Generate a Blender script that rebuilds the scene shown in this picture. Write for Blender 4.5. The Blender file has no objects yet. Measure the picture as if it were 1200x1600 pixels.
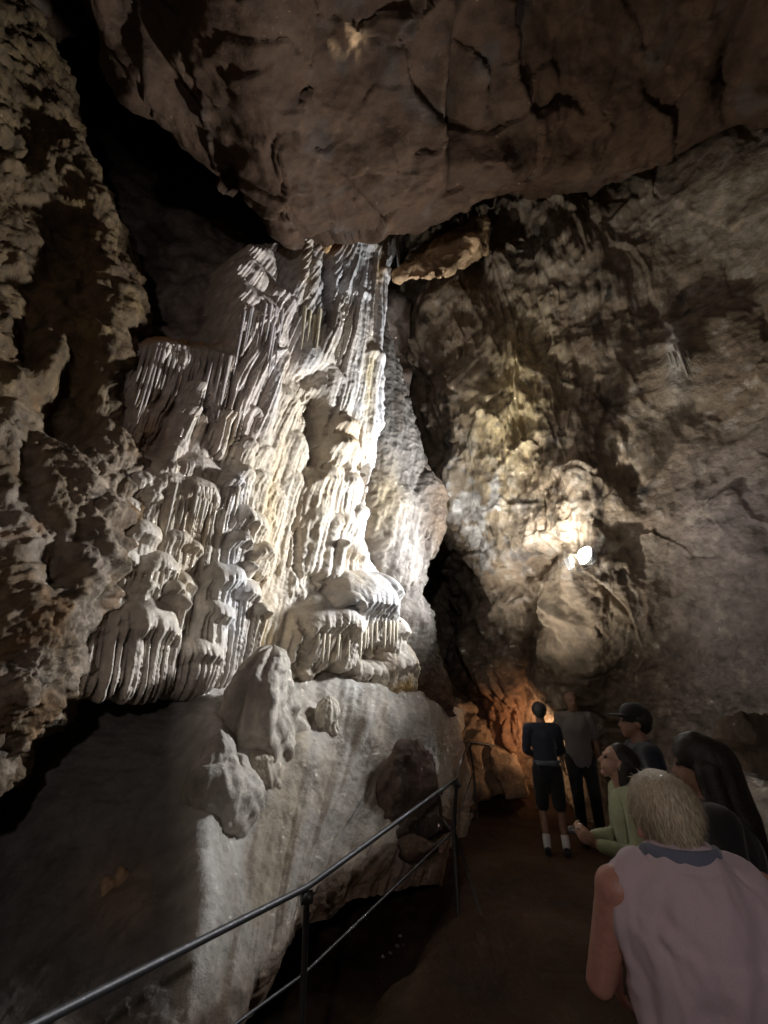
import bpy, bmesh, math, random
import numpy as np
from mathutils import Vector

# ------------------------------------------------------------------ camera, world, light
scene = bpy.context.scene
COL = scene.collection
CAM = np.array([0.0, 0.0, 1.7])
PITCH = math.radians(23.7)
FPX = 660.0                       # focal length in pixels of the 1200 x 1600 photograph
cd = bpy.data.cameras.new('camera')
cd.sensor_fit = 'VERTICAL'
cd.sensor_height = 36.0
cd.lens = 36.0 * FPX / 1600.0
cd.clip_start = 0.05
cd.clip_end = 200.0
cam = bpy.data.objects.new('camera', cd)
cam.location = CAM
cam.rotation_euler = (math.radians(90) + PITCH, 0, 0)
COL.objects.link(cam)
scene.camera = cam

world = bpy.data.worlds.new('World')
scene.world = world
world.use_nodes = True
bg = world.node_tree.nodes['Background']
bg.inputs[0].default_value = (0.75, 0.72, 0.8, 1)
bg.inputs[1].default_value = 0.0       # inside a cave: no sky, no sun, only the show lamps and one added fill lamp

vs = scene.view_settings
vs.view_transform = 'Standard'
vs.look = 'None'
vs.exposure = 0.0
vs.gamma = 1.0
vs.use_curve_mapping = False
scene.cycles.max_bounces = 4
scene.cycles.diffuse_bounces = 3
scene.cycles.glossy_bounces = 2
scene.cycles.use_denoising = True
scene.cycles.sample_clamp_indirect = 4.0
scene.cycles.use_adaptive_sampling = True
scene.cycles.adaptive_threshold = 0.04
scene.cycles.caustics_reflective = False
scene.cycles.caustics_refractive = False

SP, CP = math.sin(PITCH), math.cos(PITCH)

def W(px, py, Y):
    """pixel of the photograph + distance down the passage -> point of the cave"""
    px = np.asarray(px, float); py = np.asarray(py, float); Y = np.asarray(Y, float)
    xr = (px - 600.0) / FPX
    yr = (800.0 - py) / FPX
    dy = CP - yr * SP
    dz = SP + yr * CP
    return np.stack([xr / dy * Y, Y + 0 * xr, CAM[2] + dz / dy * Y], -1)

def PX(P):
    x = P[..., 0]; y = P[..., 1]; z = P[..., 2] - CAM[2]
    d = np.maximum(y * CP + z * SP, 0.05)
    v = -y * SP + z * CP
    return 600 + FPX * x / d, 800 - FPX * v / d

def lamp(name, loc, target, power, color, size=None, blend=0.6, radius=0.05, parent=None):
    ld = bpy.data.lights.new(name, 'SPOT' if size else 'POINT')
    ld.energy = power
    ld.color = color
    ld.shadow_soft_size = radius
    if size:
        ld.spot_size = math.radians(size)
        ld.spot_blend = blend
    o = bpy.data.objects.new(name, ld)
    o.location = loc
    d = Vector(target) - Vector(loc)
    o.rotation_euler = d.to_track_quat('-Z', 'Y').to_euler()
    COL.objects.link(o)
    if parent:
        o.parent = parent
        o.matrix_parent_inverse = parent.matrix_world.inverted()
    return o

LAMP_P = W(915, 868, 5.4)         # the show lamp on the right-hand wall
LAMP_W = 1650
LAMP2_P = W(889, 876, 5.5)        # its twin, turned towards the wall
LAMP2_AIM = W(850, 690, 6.1)
LAMP2_W = 90
WARM_P = W(864, 1165, 7.1)         # warm lamp low behind the visitors
WARM_W = 34
BACK_P = np.array([-0.5, -3.0, 3.0])  # unseen fill lamp, added to brighten the crowd and the rock
BACK_AIM = np.array([0.2, 3.0, 3.4])
BACK_W = 150
GULLY_P = W(680, 1232, 5.62)         # hidden behind the pointed boulder, lights the right-hand wall
GULLY_AIM = W(1000, 440, 5.0)
GULLY_W = 900

# ------------------------------------------------------------------ noise
rng = np.random.RandomState(7)
PERM = np.tile(rng.permutation(256), 3).astype(np.int32)
_g = rng.normal(size=(256, 3))
GRAD = (_g / np.linalg.norm(_g, axis=1)[:, None] * 1.5).astype(np.float32)

def perlin(p, seed=0):
    sh = p.shape[:-1]
    q = p.reshape(-1, 3).astype(np.float32) + np.float32(seed * 17.31)
    i = np.floor(q)
    f = q - i
    i = i.astype(np.int32) & 255
    w = f * f * f * (f * (f * 6 - 15) + 10)
    out = np.zeros(len(q), np.float32)
    for dx in (0, 1):
        hx = PERM[i[:, 0] + dx]
        wx = w[:, 0] if dx else 1 - w[:, 0]
        for dy in (0, 1):
            hy = PERM[hx + i[:, 1] + dy]
            wy = wx * (w[:, 1] if dy else 1 - w[:, 1])
            for dz in (0, 1):
                g = GRAD[PERM[hy + i[:, 2] + dz]]
                d = g[:, 0] * (f[:, 0] - dx) + g[:, 1] * (f[:, 1] - dy) + g[:, 2] * (f[:, 2] - dz)
                out += d * wy * (w[:, 2] if dz else 1 - w[:, 2])
    return out.reshape(sh)

def fbm(p, octs=4, seed=0, gain=0.5, lac=2.07, mode=None):
    a, s, t = 1.0, 0, 0
    for k in range(octs):
        n = perlin(p, seed + k * 3)
        if mode == 'ridge':
            n = 1 - 2 * np.abs(n)
        elif mode == 'billow':
            n = 2 * np.abs(n) - 0.5
        s = s + a * n
        p = p * lac
        a *= gain
    return s

def noise2(a, b, seed=0):
    return perlin(np.stack([a, b, np.zeros_like(a) + 0.37], -1), seed)

RT = rng.uniform(-1, 1, size=(4096, 7)).astype(np.float32)

def facets(p, tilt=0.7, seed=0, edge=0.0):
    """broken rock: Voronoi cells, each a tilted plane of its own height; returns height and cell edge distance"""
    sh = p.shape[:-1]
    q = p.reshape(-1, 3).astype(np.float32) + seed * 3.77
    i = np.floor(q).astype(np.int32)
    b1 = np.full(len(q), 9.0, np.float32); b2 = b1.copy()
    h = np.zeros(len(q), np.float32)
    for dx in (-1, 0, 1):
        for dy in (-1, 0, 1):
            for dz in (-1, 0, 1):
                c = i + np.array([dx, dy, dz])
                k = (c[:, 0] * 73856093 ^ c[:, 1] * 19349663 ^ c[:, 2] * 83492791) & 4095
                r = RT[k]
                v = q - (c + 0.5 + 0.48 * r[:, :3])
                d = np.abs(v).sum(1) * 0.45 + np.sqrt((v * v).sum(1)) * 0.55
                hh = r[:, 3] * 0.5 + tilt * (v * r[:, 4:7]).sum(1)
                m = d < b1
                b2 = np.where(m, b1, np.minimum(b2, d))
                h = np.where(m, hh, h)
                b1 = np.where(m, d, b1)
    return h.reshape(sh), (b2 - b1).reshape(sh)

def sstep(a, b, x):
    t = np.clip((x - a) / (b - a), 0, 1)
    return t * t * (3 - 2 * t)

def blob(px, py, cx, cy, rx, ry, rot=0.0):
    c, s = math.cos(rot), math.sin(rot)
    dx, dy = px - cx, py - cy
    a, b = (dx * c + dy * s) / rx, (-dx * s + dy * c) / ry
    return np.exp(-(a * a + b * b))

def mixc(c, col, m):
    m = np.clip(m, 0, 1)[..., None]
    return c * (1 - m) + np.asarray(col) * m

# ------------------------------------------------------------------ materials
def rock_mat(name, rough=0.75, bump=0.5, scale=14.0, var=0.35, spec=0.3, sparkle=0.0):
    m = bpy.data.materials.new(name)
    m.use_nodes = True
    nt = m.node_tree
    N, L = nt.nodes, nt.links
    bs = N['Principled BSDF']
    at = N.new('ShaderNodeAttribute'); at.attribute_name = 'Col'
    geo = N.new('ShaderNodeNewGeometry')
    n1 = N.new('ShaderNodeTexNoise'); n1.inputs['Scale'].default_value = scale * 0.45
    n1.inputs['Detail'].default_value = 5; n1.inputs['Roughness'].default_value = 0.68
    L.new(geo.outputs['Position'], n1.inputs['Vector'])
    mr = N.new('ShaderNodeMapRange')
    mr.inputs['From Min'].default_value = 0.3; mr.inputs['From Max'].default_value = 0.7
    mr.inputs['To Min'].default_value = 1 - var; mr.inputs['To Max'].default_value = 1 + var
    L.new(n1.outputs['Fac'], mr.inputs['Value'])
    mx = N.new('ShaderNodeMix'); mx.data_type = 'RGBA'; mx.blend_type = 'MULTIPLY'
    mx.inputs['Factor'].default_value = 1.0
    L.new(at.outputs['Color'], mx.inputs['A'])
    cb = N.new('ShaderNodeCombineColor')
    for k in range(3):
        L.new(mr.outputs['Result'], cb.inputs[k])
    L.new(cb.outputs['Color'], mx.inputs['B'])
    L.new(mx.outputs['Result'], bs.inputs['Base Color'])
    n2 = N.new('ShaderNodeTexNoise'); n2.inputs['Scale'].default_value = scale * 2.2
    n2.inputs['Detail'].default_value = 6; n2.inputs['Roughness'].default_value = 0.68
    L.new(geo.outputs['Position'], n2.inputs['Vector'])
    bp = N.new('ShaderNodeBump'); bp.inputs['Strength'].default_value = bump
    bp.inputs['Distance'].default_value = 0.025
    L.new(n2.outputs['Fac'], bp.inputs['Height'])
    L.new(bp.outputs['Normal'], bs.inputs['Normal'])
    rr = N.new('ShaderNodeMapRange')
    rr.inputs['From Min'].default_value = 0.35; rr.inputs['From Max'].default_value = 0.65
    rr.inputs['To Min'].default_value = rough - 0.14; rr.inputs['To Max'].default_value = min(1, rough + 0.14)
    L.new(n1.outputs['Fac'], rr.inputs['Value'])
    L.new(rr.outputs['Result'], bs.inputs['Roughness'])
    bs.inputs['Specular IOR Level'].default_value = spec
    return m

def plain_mat(name, col, rough=0.6, metal=0.0, bump=0.0, scale=60.0, var=0.15, emit=None, fabric=0.0):
    m = bpy.data.materials.new(name)
    m.use_nodes = True
    nt = m.node_tree
    N, L = nt.nodes, nt.links
    bs = N['Principled BSDF']
    bs.inputs['Roughness'].default_value = rough
    bs.inputs['Metallic'].default_value = metal
    tc = N.new('ShaderNodeTexCoord')
    n1 = N.new('ShaderNodeTexNoise'); n1.inputs['Scale'].default_value = scale
    n1.inputs['Detail'].default_value = 6
    L.new(tc.outputs['Object'], n1.inputs['Vector'])
    rp = N.new('ShaderNodeValToRGB')
    rp.color_ramp.elements[0].position = 0.3; rp.color_ramp.elements[1].position = 0.7
    rp.color_ramp.elements[0].color = tuple(c * (1 - var) for c in col) + (1,)
    rp.color_ramp.elements[1].color = tuple(min(1, c * (1 + var)) for c in col) + (1,)
    L.new(n1.outputs['Fac'], rp.inputs['Fac'])
    L.new(rp.outputs['Color'], bs.inputs['Base Color'])
    if bump:
        bp = N.new('ShaderNodeBump'); bp.inputs['Strength'].default_value = bump
        bp.inputs['Distance'].default_value = 0.004
        L.new(n1.outputs['Fac'], bp.inputs['Height']); L.new(bp.outputs['Normal'], bs.inputs['Normal'])
    if fabric:
        bs.inputs['Sheen Weight'].default_value = fabric
    if emit:
        bs.inputs['Emission Color'].default_value = tuple(emit[0]) + (1,)
        bs.inputs['Emission Strength'].default_value = emit[1]
        m.cycles.emission_sampling = 'NONE'
    return m

M_FLOW = rock_mat('flowstone', rough=0.6, bump=0.55, scale=18, var=0.25, spec=0.25)
M_ROCK = rock_mat('limestone', rough=0.75, bump=0.8, scale=11, var=0.45, spec=0.25)
M_CEIL = rock_mat('ceiling_rock', rough=0.85, bump=0.6, scale=9, var=0.4, spec=0.2)
M_MOUND = rock_mat('mound_calcite', rough=0.55, bump=0.6, scale=15, var=0.28, spec=0.3)
M_CLAY = rock_mat('cave_clay', rough=0.7, bump=0.8, scale=16, var=0.4, spec=0.3)

# ------------------------------------------------------------------ mesh helpers
def tag(o, label=None, cat=None, group=None, kind=None):
    if label: o['label'] = label
    if cat: o['category'] = cat
    if group: o['group'] = group
    if kind: o['kind'] = kind
    return o

def mesh_np(name, V, F, mat, col=None, smooth=True, parent=None, flip=False):
    V = np.ascontiguousarray(V.reshape(-1, 3), dtype=np.float32)
    F = np.ascontiguousarray(F, dtype=np.int32)
    if flip: F = F[:, ::-1].copy()
    n = F.shape[1]
    me = bpy.data.meshes.new(name)
    me.vertices.add(len(V)); me.vertices.foreach_set('co', V.ravel())
    me.loops.add(F.size); me.loops.foreach_set('vertex_index', F.ravel())
    me.polygons.add(len(F)); me.polygons.foreach_set('loop_start', np.arange(0, F.size, n, dtype=np.int32))
    me.update(calc_edges=True)
    if smooth:
        me.polygons.foreach_set('use_smooth', np.ones(len(F), bool))
    if col is not None:
        c = np.ones((len(V), 4), np.float32); c[:, :3] = np.clip(np.broadcast_to(col, V.shape[:1] + (3,)) if np.ndim(col) == 1 else col.reshape(-1, 3), 0.004, 0.9)
        a = me.color_attributes.new('Col', 'FLOAT_COLOR', 'POINT')
        a.data.foreach_set('color', c.ravel())
    me.materials.append(mat)
    o = bpy.data.objects.new(name, me)
    COL.objects.link(o)
    if parent: o.parent = parent
    return o

def gridF(nr, nc, wrap=False):
    a = np.arange(nr * nc).reshape(nr, nc)
    if wrap:
        a = np.concatenate([a, a[:, :1]], 1)
    return np.stack([a[:-1, :-1], a[1:, :-1], a[1:, 1:], a[:-1, 1:]], -1).reshape(-1, 4)

def crm(n, m):
    """Catmull-Rom weights from n controls to m samples"""
    t = np.linspace(0, n - 1, m); k = np.minimum(t.astype(int), n - 2); f = t - k
    Wt = np.zeros((m, n))
    c = [(-f**3 + 2*f*f - f) / 2, (3*f**3 - 5*f*f + 2) / 2, (-3*f**3 + 4*f*f + f) / 2, (f**3 - f*f) / 2]
    for j, cc in zip((-1, 0, 1, 2), c):
        idx = k + j
        lo = idx < 0; hi = idx > n - 1
        r = np.arange(m)
        ii = np.clip(idx, 0, n - 1)
        np.add.at(Wt, (r, ii), cc)
        # linear extrapolation at the ends
        np.add.at(Wt, (r[lo], ii[lo]), cc[lo]); np.add.at(Wt, (r[lo], ii[lo] + 1), -cc[lo])
        np.add.at(Wt, (r[hi], ii[hi]), cc[hi]); np.add.at(Wt, (r[hi], ii[hi] - 1), -cc[hi])
    return Wt

def patch(ctrl, nr, nc):
    """coarse rows of control points (pixel, distance) or ('w', x, y, z) -> dense smooth sheet"""
    C = np.array([[np.array(c[1:]) if c[0] == 'w' else W(*c) for c in row] for row in ctrl], float)
    A, B = crm(C.shape[0], nr), crm(C.shape[1], nc)
    return np.einsum('ri,ijk,cj->rck', A, C, B)

def normals(P):
    du = np.gradient(P, axis=1); dv = np.gradient(P, axis=0)
    n = np.cross(du, dv)
    n /= np.linalg.norm(n, axis=-1, keepdims=True) + 1e-9
    return n

def faced(P, to=CAM):
    n = normals(P)
    s = np.sign(((np.asarray(to) - P) * n).sum(-1).mean())
    return n * s, s

def empty(name, loc=(0, 0, 0)):
    o = bpy.data.objects.new(name, None)
    o.location = loc
    o.empty_display_size = 0.1
    COL.objects.link(o)
    return o

# ------------------------------------------------------------------ the cave itself
def rock_sheet(name, ctrl, nr, nc, mat, amp, colfn, dispfn, to=CAM, kind='structure'):
    P = patch(ctrl, nr, nc)
    n, s = faced(P, to)
    px, py = PX(P)
    h = dispfn(P, px, py)
    P2 = P + n * (h * amp)[..., None]
    col = colfn(P2, px, py, h)
    o = mesh_np(name, P2, gridF(nr, nc), mat, col, flip=(s < 0))
    o['kind'] = kind
    return o

BROWN = np.array([0.23, 0.165, 0.115]); GREY = np.array([0.25, 0.235, 0.21])
PALE = np.array([0.46, 0.42, 0.36]); DARK = np.array([0.045, 0.04, 0.036])
OCHRE = np.array([0.46, 0.33, 0.16]); WHITE = np.array([0.62, 0.61, 0.60])

# ---- ceiling: a hanging mass of broken rock whose far lip ends in front of the flowstone
edge = [(-260, -60, 1.35), (-60, -120, 1.45), (100, 0, 1.8), (180, 110, 2.25), (255, 185, 2.7), (350, 275, 3.2), (440, 372, 3.6), (530, 362, 3.75),
        (620, 352, 3.8), (720, 330, 3.85), (820, 302, 3.85), (900, 285, 3.8), (1000, 250, 3.65), (1110, 222, 3.4), (1230, 180, 3.1), (1450, 120, 2.4), (1800, 60, 1.6)]
E = np.array([W(*e) for e in edge])
rows = []
for (dy, dz, sx) in ((1.7, 3.6, 1.06), (0.75, 1.3, 1.03), (0.14, 0.22, 1.0), (-0.25, 0.04, 0.99), (-0.75, 0.12, 0.98), (-1.4, 0.25, 0.97), (-2.2, 0.3, 0.97), (-3.4, 0.2, 1.0), (-5.2, -0.4, 1.05), (-7.5, -2.5, 1.1)):
    rows.append([('w', e[0] * sx, e[1] + dy, e[2] + dz * (1 if dz > 0.5 else 1)) for e in E])
def ceil_disp(P, px, py):
    q = P * np.array([0.75, 0.75, 0.55]) + 0.25 * fbm(P * 0.9, 2, 5)[..., None]
    f1, e1 = facets(q, 0.85, 1)
    q2 = P * np.array([2.1, 2.1, 1.6]) + 0.2 * fbm(P * 2, 2, 8)[..., None]
    f2, e2 = facets(q2, 0.8, 2)
    h = 0.50 * f1 + 0.15 * f2 + 0.35 * fbm(P * 0.5, 3, 11) + 0.16 * fbm(P * 2.4, 5, 21)
    h -= 0.10 * np.exp(-(e1 / 0.06) ** 2) * sstep(-0.1, 0.5, fbm(P * 1.1, 2, 44))
    # the long gash running up from the lip, and the rib beside it
    h -= 1.3 * blob(px, py, 712, 140, 17, 100, 0.08)
    h += 0.7 * blob(px, py, 690, 160, 14, 90, 0.10)
    h -= 0.9 * blob(px, py, 1150, 100, 26, 90, 0.3)
    h += 0.5 * blob(px, py, 240, 110, 40, 60, -0.6) + 0.4 * blob(px, py, 300, 60, 50, 60)
    h -= 0.5 * blob(px, py, 280, 120, 12, 80, -0.55)
    h += 0.55 * blob(px, py, 760, 255, 70, 30) + 0.4 * blob(px, py, 880, 262, 60, 22)
    return h
def ceil_col(P, px, py, h):
    n = fbm(P * 1.3, 4, 31)
    c = np.broadcast_to(np.array([0.066, 0.039, 0.024]), P.shape).copy()
    c = mixc(c, (0.092, 0.059, 0.038), sstep(0.0, 0.9, n) * 0.7)
    c = mixc(c, (0.048, 0.028, 0.017), sstep(0.05, 0.8, -n) * 0.7)
    c = mixc(c, (0.07, 0.06, 0.052), sstep(0.25, 0.7, fbm(P * 2.2, 3, 77)) * 0.5)
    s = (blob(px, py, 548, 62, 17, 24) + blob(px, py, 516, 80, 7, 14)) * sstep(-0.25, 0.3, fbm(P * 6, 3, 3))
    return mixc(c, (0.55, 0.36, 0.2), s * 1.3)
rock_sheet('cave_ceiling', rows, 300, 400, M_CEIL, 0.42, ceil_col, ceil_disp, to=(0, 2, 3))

# ---- right-hand wall: leans over the passage, from the crevice to behind the camera
cx = [600, 650, 700, 745, 800, 850, 900, 960, 1030, 1110, 1200, 1330, 1520]
prof = [  # py, Y for each column
    (110,  [6.6, 6.4, 6.2, 5.9, 5.6, 5.3, 5.0, 4.7, 4.4, 4.0, 3.6, 3.0, 2.3]),
    (250,  [6.8, 6.3, 6.0, 5.9, 5.5, 5.2, 5.0, 4.75, 4.5, 4.15, 3.75, 3.2, 2.5]),
    (400,  [6.9, 6.3, 6.05, 6.2, 5.85, 5.6, 5.4, 5.2, 4.95, 4.55, 4.1, 3.45, 2.65]),
    (540,  [7.6, 6.75, 6.4, 6.2, 6.3, 6.05, 5.85, 5.45, 5.15, 4.75, 4.3, 3.65, 2.75]),
    (680,  [8.8, 7.7, 6.85, 6.55, 6.4, 6.1, 5.85, 5.55, 5.25, 4.9, 4.45, 3.85, 2.85]),
    (800,  [10.0, 8.6, 7.3, 6.95, 6.6, 6.15, 5.75, 5.6, 5.38, 5.0, 4.5, 4.0, 2.9]),
    (900,  [10.4, 10.2, 9.8, 7.8, 6.95, 6.5, 5.95, 5.75, 5.5, 5.08, 4.55, 4.1, 2.95]),
    (1000, [10.8, 10.8, 10.6, 8.3, 7.35, 6.95, 6.35, 6.05, 5.7, 5.2, 4.68, 4.15, 2.95]),
    (1090, [11.4, 11.4, 11.2, 8.7, 7.8, 7.6, 7.0, 6.55, 6.0, 5.4, 4.85, 4.15, 2.95]),
    (1180, [11.4, 11.4, 11.2, 9.2, 8.3, 8.3, 7.8, 7.2, 6.5, 5.8, 5.2, 4.1, 2.9]),
    (1300, [10.6, 10.6, 10.4, 9.7, 9.2, 8.8, 8.2, 7.5, 6.7, 5.9, 5.1, 4.0, 2.85])]
rows = []
for py, ys in prof:
    r = [(x, py, y) for x, y in zip(cx, ys)]
    e = W(*r[-1])
    r += [('w', e[0] + 0.25, e[1] - 2.2, e[2] * 0.9), ('w', e[0] + 0.1, e[1] - 5.0, e[2] * 0.8), ('w', e[0] - 2, e[1] - 8.0, e[2] * 0.75)]
    rows.append(r)
def rw_disp(P, px, py):
    wv = 0.35 * np.stack([fbm(P * 0.8, 2, 2), fbm(P * 0.8, 2, 9), fbm(P * 0.8, 2, 15)], -1)
    q = (P + wv) * np.array([1.3, 1.3, 0.7])
    far = sstep(1080, 860, px)                 # towards the crevice the wall is more broken and runnelled
    rgh = sstep(-0.35, 0.45, fbm(P * 0.8, 2, 33)) * (0.25 + 0.75 * far)
    rgh = np.maximum(rgh, 1.2 * blob(px, py, 900, 970, 130, 120))
    h = 0.5 * fbm(P * 0.55, 3, 1) + 0.42 * fbm(q * np.array([.7, .7, .55]), 3, 61, mode='ridge') * (0.3 + 0.7 * far)
    f2, e2 = facets(q * 1.5, 0.8, 3)
    h += 0.30 * f2 * far * (0.3 + rgh)
    h += (0.04 + 0.09 * rgh) * fbm(P * 3.2, 4, 41, gain=0.55) + (0.025 + 0.03 * rgh) * fbm(P * 9, 3, 43)
    f0, e0 = facets((P + 0.6 * wv) * np.array([.95, .95, .55]), 0.9, 6)
    h += 0.40 * f0 * (0.3 + 0.7 * far) - 0.06 * np.exp(-(e0 / 0.08) ** 2) * far
    runs = fbm(P * np.array([5.0, 5.0, 0.7]) + wv, 3, 71, mode='billow')
    h += 0.2 * runs * far * sstep(-0.3, 0.3, fbm(P * 0.9, 2, 72))
    h += 0.5 * blob(px, py, 905, 745, 24, 22) + 0.35 * blob(px, py, 900, 800, 25, 60)
    h -= 0.8 * blob(px, py, 985, 740, 20, 26) - 0.35 * blob(px, py, 950, 880, 30, 12)
    h -= 1.3 * blob(px, py, 838, 885, 42, 17, -0.75)        # dark cleft left of the lamps
    h -= 0.9 * blob(px, py, 838, 945, 22, 30) 
    h += 0.6 * blob(px, py, 800, 650, 46, 100, 0.2)          # the bright boss
    h += 0.6 * blob(px, py, 780, 800, 30, 70) + 0.4 * blob(px, py, 770, 480, 60, 60)
    h += 0.1 * blob(px, py, 920, 985, 75, 90)                # rounded apron under the lamps
    h -= 1.0 * blob(px, py, 832, 1000, 12, 80, 0.12)
    h += 0.35 * blob(px, py, 1058, 560, 26, 60)
    h -= 0.4 * blob(px, py, 1060, 470, 12, 26)
    return h
def rw_col(P, px, py, h):
    n = fbm(P * 1.1, 4, 101); n2 = fbm(P * np.array([2.6, 2.6, 1.5]), 4, 111); n3 = fbm(P * 6, 4, 121)
    c = np.broadcast_to(np.array([0.27, 0.215, 0.155]), P.shape).copy()
    c = mixc(c, (0.34, 0.29, 0.225), sstep(-0.1, 0.7, n) * 0.8)
    c = mixc(c, (0.20, 0.15, 0.105), sstep(0.0, 0.8, -n) * 0.8)
    c = mixc(c, (0.30, 0.265, 0.26), sstep(980, 1150, px) * sstep(620, 800, py) * 0.8)
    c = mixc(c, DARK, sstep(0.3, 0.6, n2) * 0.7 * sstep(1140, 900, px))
    c = mixc(c, PALE, sstep(0.25, 0.65, n3 - 0.4 * n2) * 0.6)
    c = mixc(c, (0.66, 0.55, 0.33), np.clip(1.7 * blob(px, py, 805, 640, 50, 110, 0.15) * sstep(-0.5, 0.35, n3 + h * 0.3), 0, 1))  # yellow mineral boss, paled so its colour carries some of the lamp glow
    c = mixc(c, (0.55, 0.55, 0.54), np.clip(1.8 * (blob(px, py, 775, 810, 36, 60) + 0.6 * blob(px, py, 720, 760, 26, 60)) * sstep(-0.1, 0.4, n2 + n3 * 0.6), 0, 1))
    for (a, b, ra, rb) in ((1062, 455, 7, 14), (1070, 480, 12, 18), (1140, 405, 6, 8), (1128, 415, 5, 8), (930, 435, 9, 12), (950, 465, 8, 22), (870, 690, 14, 18), (1003, 760, 20, 20)):
        c = mixc(c, DARK, 1.2 * blob(px, py, a, b, ra, rb) * sstep(-0.4, 0.2, n3))
    c = mixc(c, (0.15, 0.115, 0.078), 0.95 * np.clip(1.3 * blob(px, py, 915, 1000, 95, 85), 0, 1))  # brown clay film, also darkening the apron against the floodlight's spill
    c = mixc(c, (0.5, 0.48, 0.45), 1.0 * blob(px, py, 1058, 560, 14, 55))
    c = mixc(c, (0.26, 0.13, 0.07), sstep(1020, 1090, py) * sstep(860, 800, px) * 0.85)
    return c
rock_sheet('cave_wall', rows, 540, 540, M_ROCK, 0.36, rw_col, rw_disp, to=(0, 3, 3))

# ---- left-hand wall: the near buttress of pitted rock
rows = [
    [('w', -3.2, -5.5, 9.5), ('w', -3.0, -2.0, 9.0), (-420, -330, 0.8), (-190, -250, 1.05), (-70, -190, 1.25), (0, -170, 1.5), (20, -165, 1.75), (10, -160, 2.3), (-60, -150, 3.2)],
    [('w', -3.1, -5.5, 8.0), ('w', -2.9, -2.0, 7.2), (-420, -60, 1.1), (-190, -20, 1.45), (-70, 0, 1.75), (10, 0, 2.0), (48, 0, 2.25), (45, 10, 2.9), (-20, 20, 3.9)],
    [('w', -3.0, -5.5, 7.0), ('w', -2.8, -2.0, 6.5), (-420, 140, 1.35), (-190, 160, 1.75), (-60, 170, 2.1), (50, 175, 2.45), (112, 170, 2.65), (112, 180, 3.3), (50, 190, 4.5)],
    [('w', -2.9, -5.5, 6.0), ('w', -2.7, -2.0, 5.6), (-420, 300, 1.5), (-190, 310, 1.95), (-50, 315, 2.35), (85, 320, 2.8), (162, 320, 3.0), (165, 330, 3.7), (100, 340, 5.0)],
    [('w', -2.9, -5.5, 5.0), ('w', -2.7, -2.0, 4.7), (-420, 460, 1.6), (-190, 465, 2.1), (-40, 470, 2.55), (110, 470, 3.05), (204, 470, 3.3), (216, 480, 3.9), (150, 490, 5.2)],
    [('w', -2.9, -5.5, 4.0), ('w', -2.7, -2.0, 3.9), (-420, 610, 1.65), (-190, 610, 2.2), (-40, 610, 2.65), (105, 610, 3.15), (190, 610, 3.5), (196, 615, 4.1), (150, 620, 5.2)],
    [('w', -2.9, -5.5, 3.0), ('w', -2.7, -2.0, 3.1), (-420, 750, 1.7), (-190, 750, 2.25), (-40, 750, 2.7), (110, 750, 3.1), (218, 745, 3.5), (246, 745, 4.0), (200, 740, 5.2)],
    [('w', -2.9, -5.5, 2.2), ('w', -2.7, -2.0, 2.4), (-420, 880, 1.75), (-190, 880, 2.3), (-40, 880, 2.7), (95, 880, 3.0), (180, 875, 3.4), (205, 870, 3.9), (180, 860, 5.2)],
    [('w', -2.9, -5.5, 1.5), ('w', -2.7, -2.0, 1.7), (-420, 1000, 1.8), (-190, 1000, 2.35), (-40, 1000, 2.75), (75, 1000, 2.95), (136, 990, 3.3), (160, 985, 3.8), (150, 970, 5.0)],
    [('w', -2.9, -5.5, 0.8), ('w', -2.7, -2.0, 1.0), (-420, 1120, 1.8), (-190, 1110, 2.4), (-40, 1105, 2.8), (45, 1100, 2.95), (92, 1090, 3.3), (118, 1080, 3.8), (120, 1060, 5.0)],
    [('w', -2.9, -5.5, -0.5), ('w', -2.7, -2.0, -0.4), (-420, 1300, 1.75), (-190, 1280, 2.45), (-40, 1270, 2.9), (0, 1240, 3.25), (20, 1220, 3.6), (40, 1200, 4.1), (60, 1180, 5.0)],
]
def lw_disp(P, px, py):
    wv = 0.3 * np.stack([fbm(P * 1.0, 2, 202), fbm(P * 1.0, 2, 209), fbm(P * 1.0, 2, 215)], -1)
    q = P + wv
    h = 0.40 * fbm(q * 0.9, 3, 221) + 0.30 * fbm(q * 2.2, 4, 231, mode='billow', gain=0.5)
    h += 0.17 * fbm(P * 5.5, 4, 241, gain=0.6) + 0.05 * fbm(P * 14, 3, 251)
    h -= 1.5 * blob(px, py, 110, 640, 46, 30, 0.5)        # the pocket
    h -= 0.9 * blob(px, py, 118, 590, 22, 60, 0.1)
    h -= 1.0 * blob(px, py, 100, 880, 34, 45)
    h -= 0.6 * blob(px, py, 45, 700, 16, 40)
    h -= 0.9 * blob(px, py, 55, 520, 20, 60) 
    h += 0.6 * blob(px, py, 170, 500, 40, 60) + 0.5 * blob(px, py, 80, 560, 25, 35)
    h -= 0.8 * blob(px, py, 100, 380, 30, 60, 0.3)
    h += 0.5 * blob(px, py, 40, 1090, 50, 40)
    return h
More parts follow.
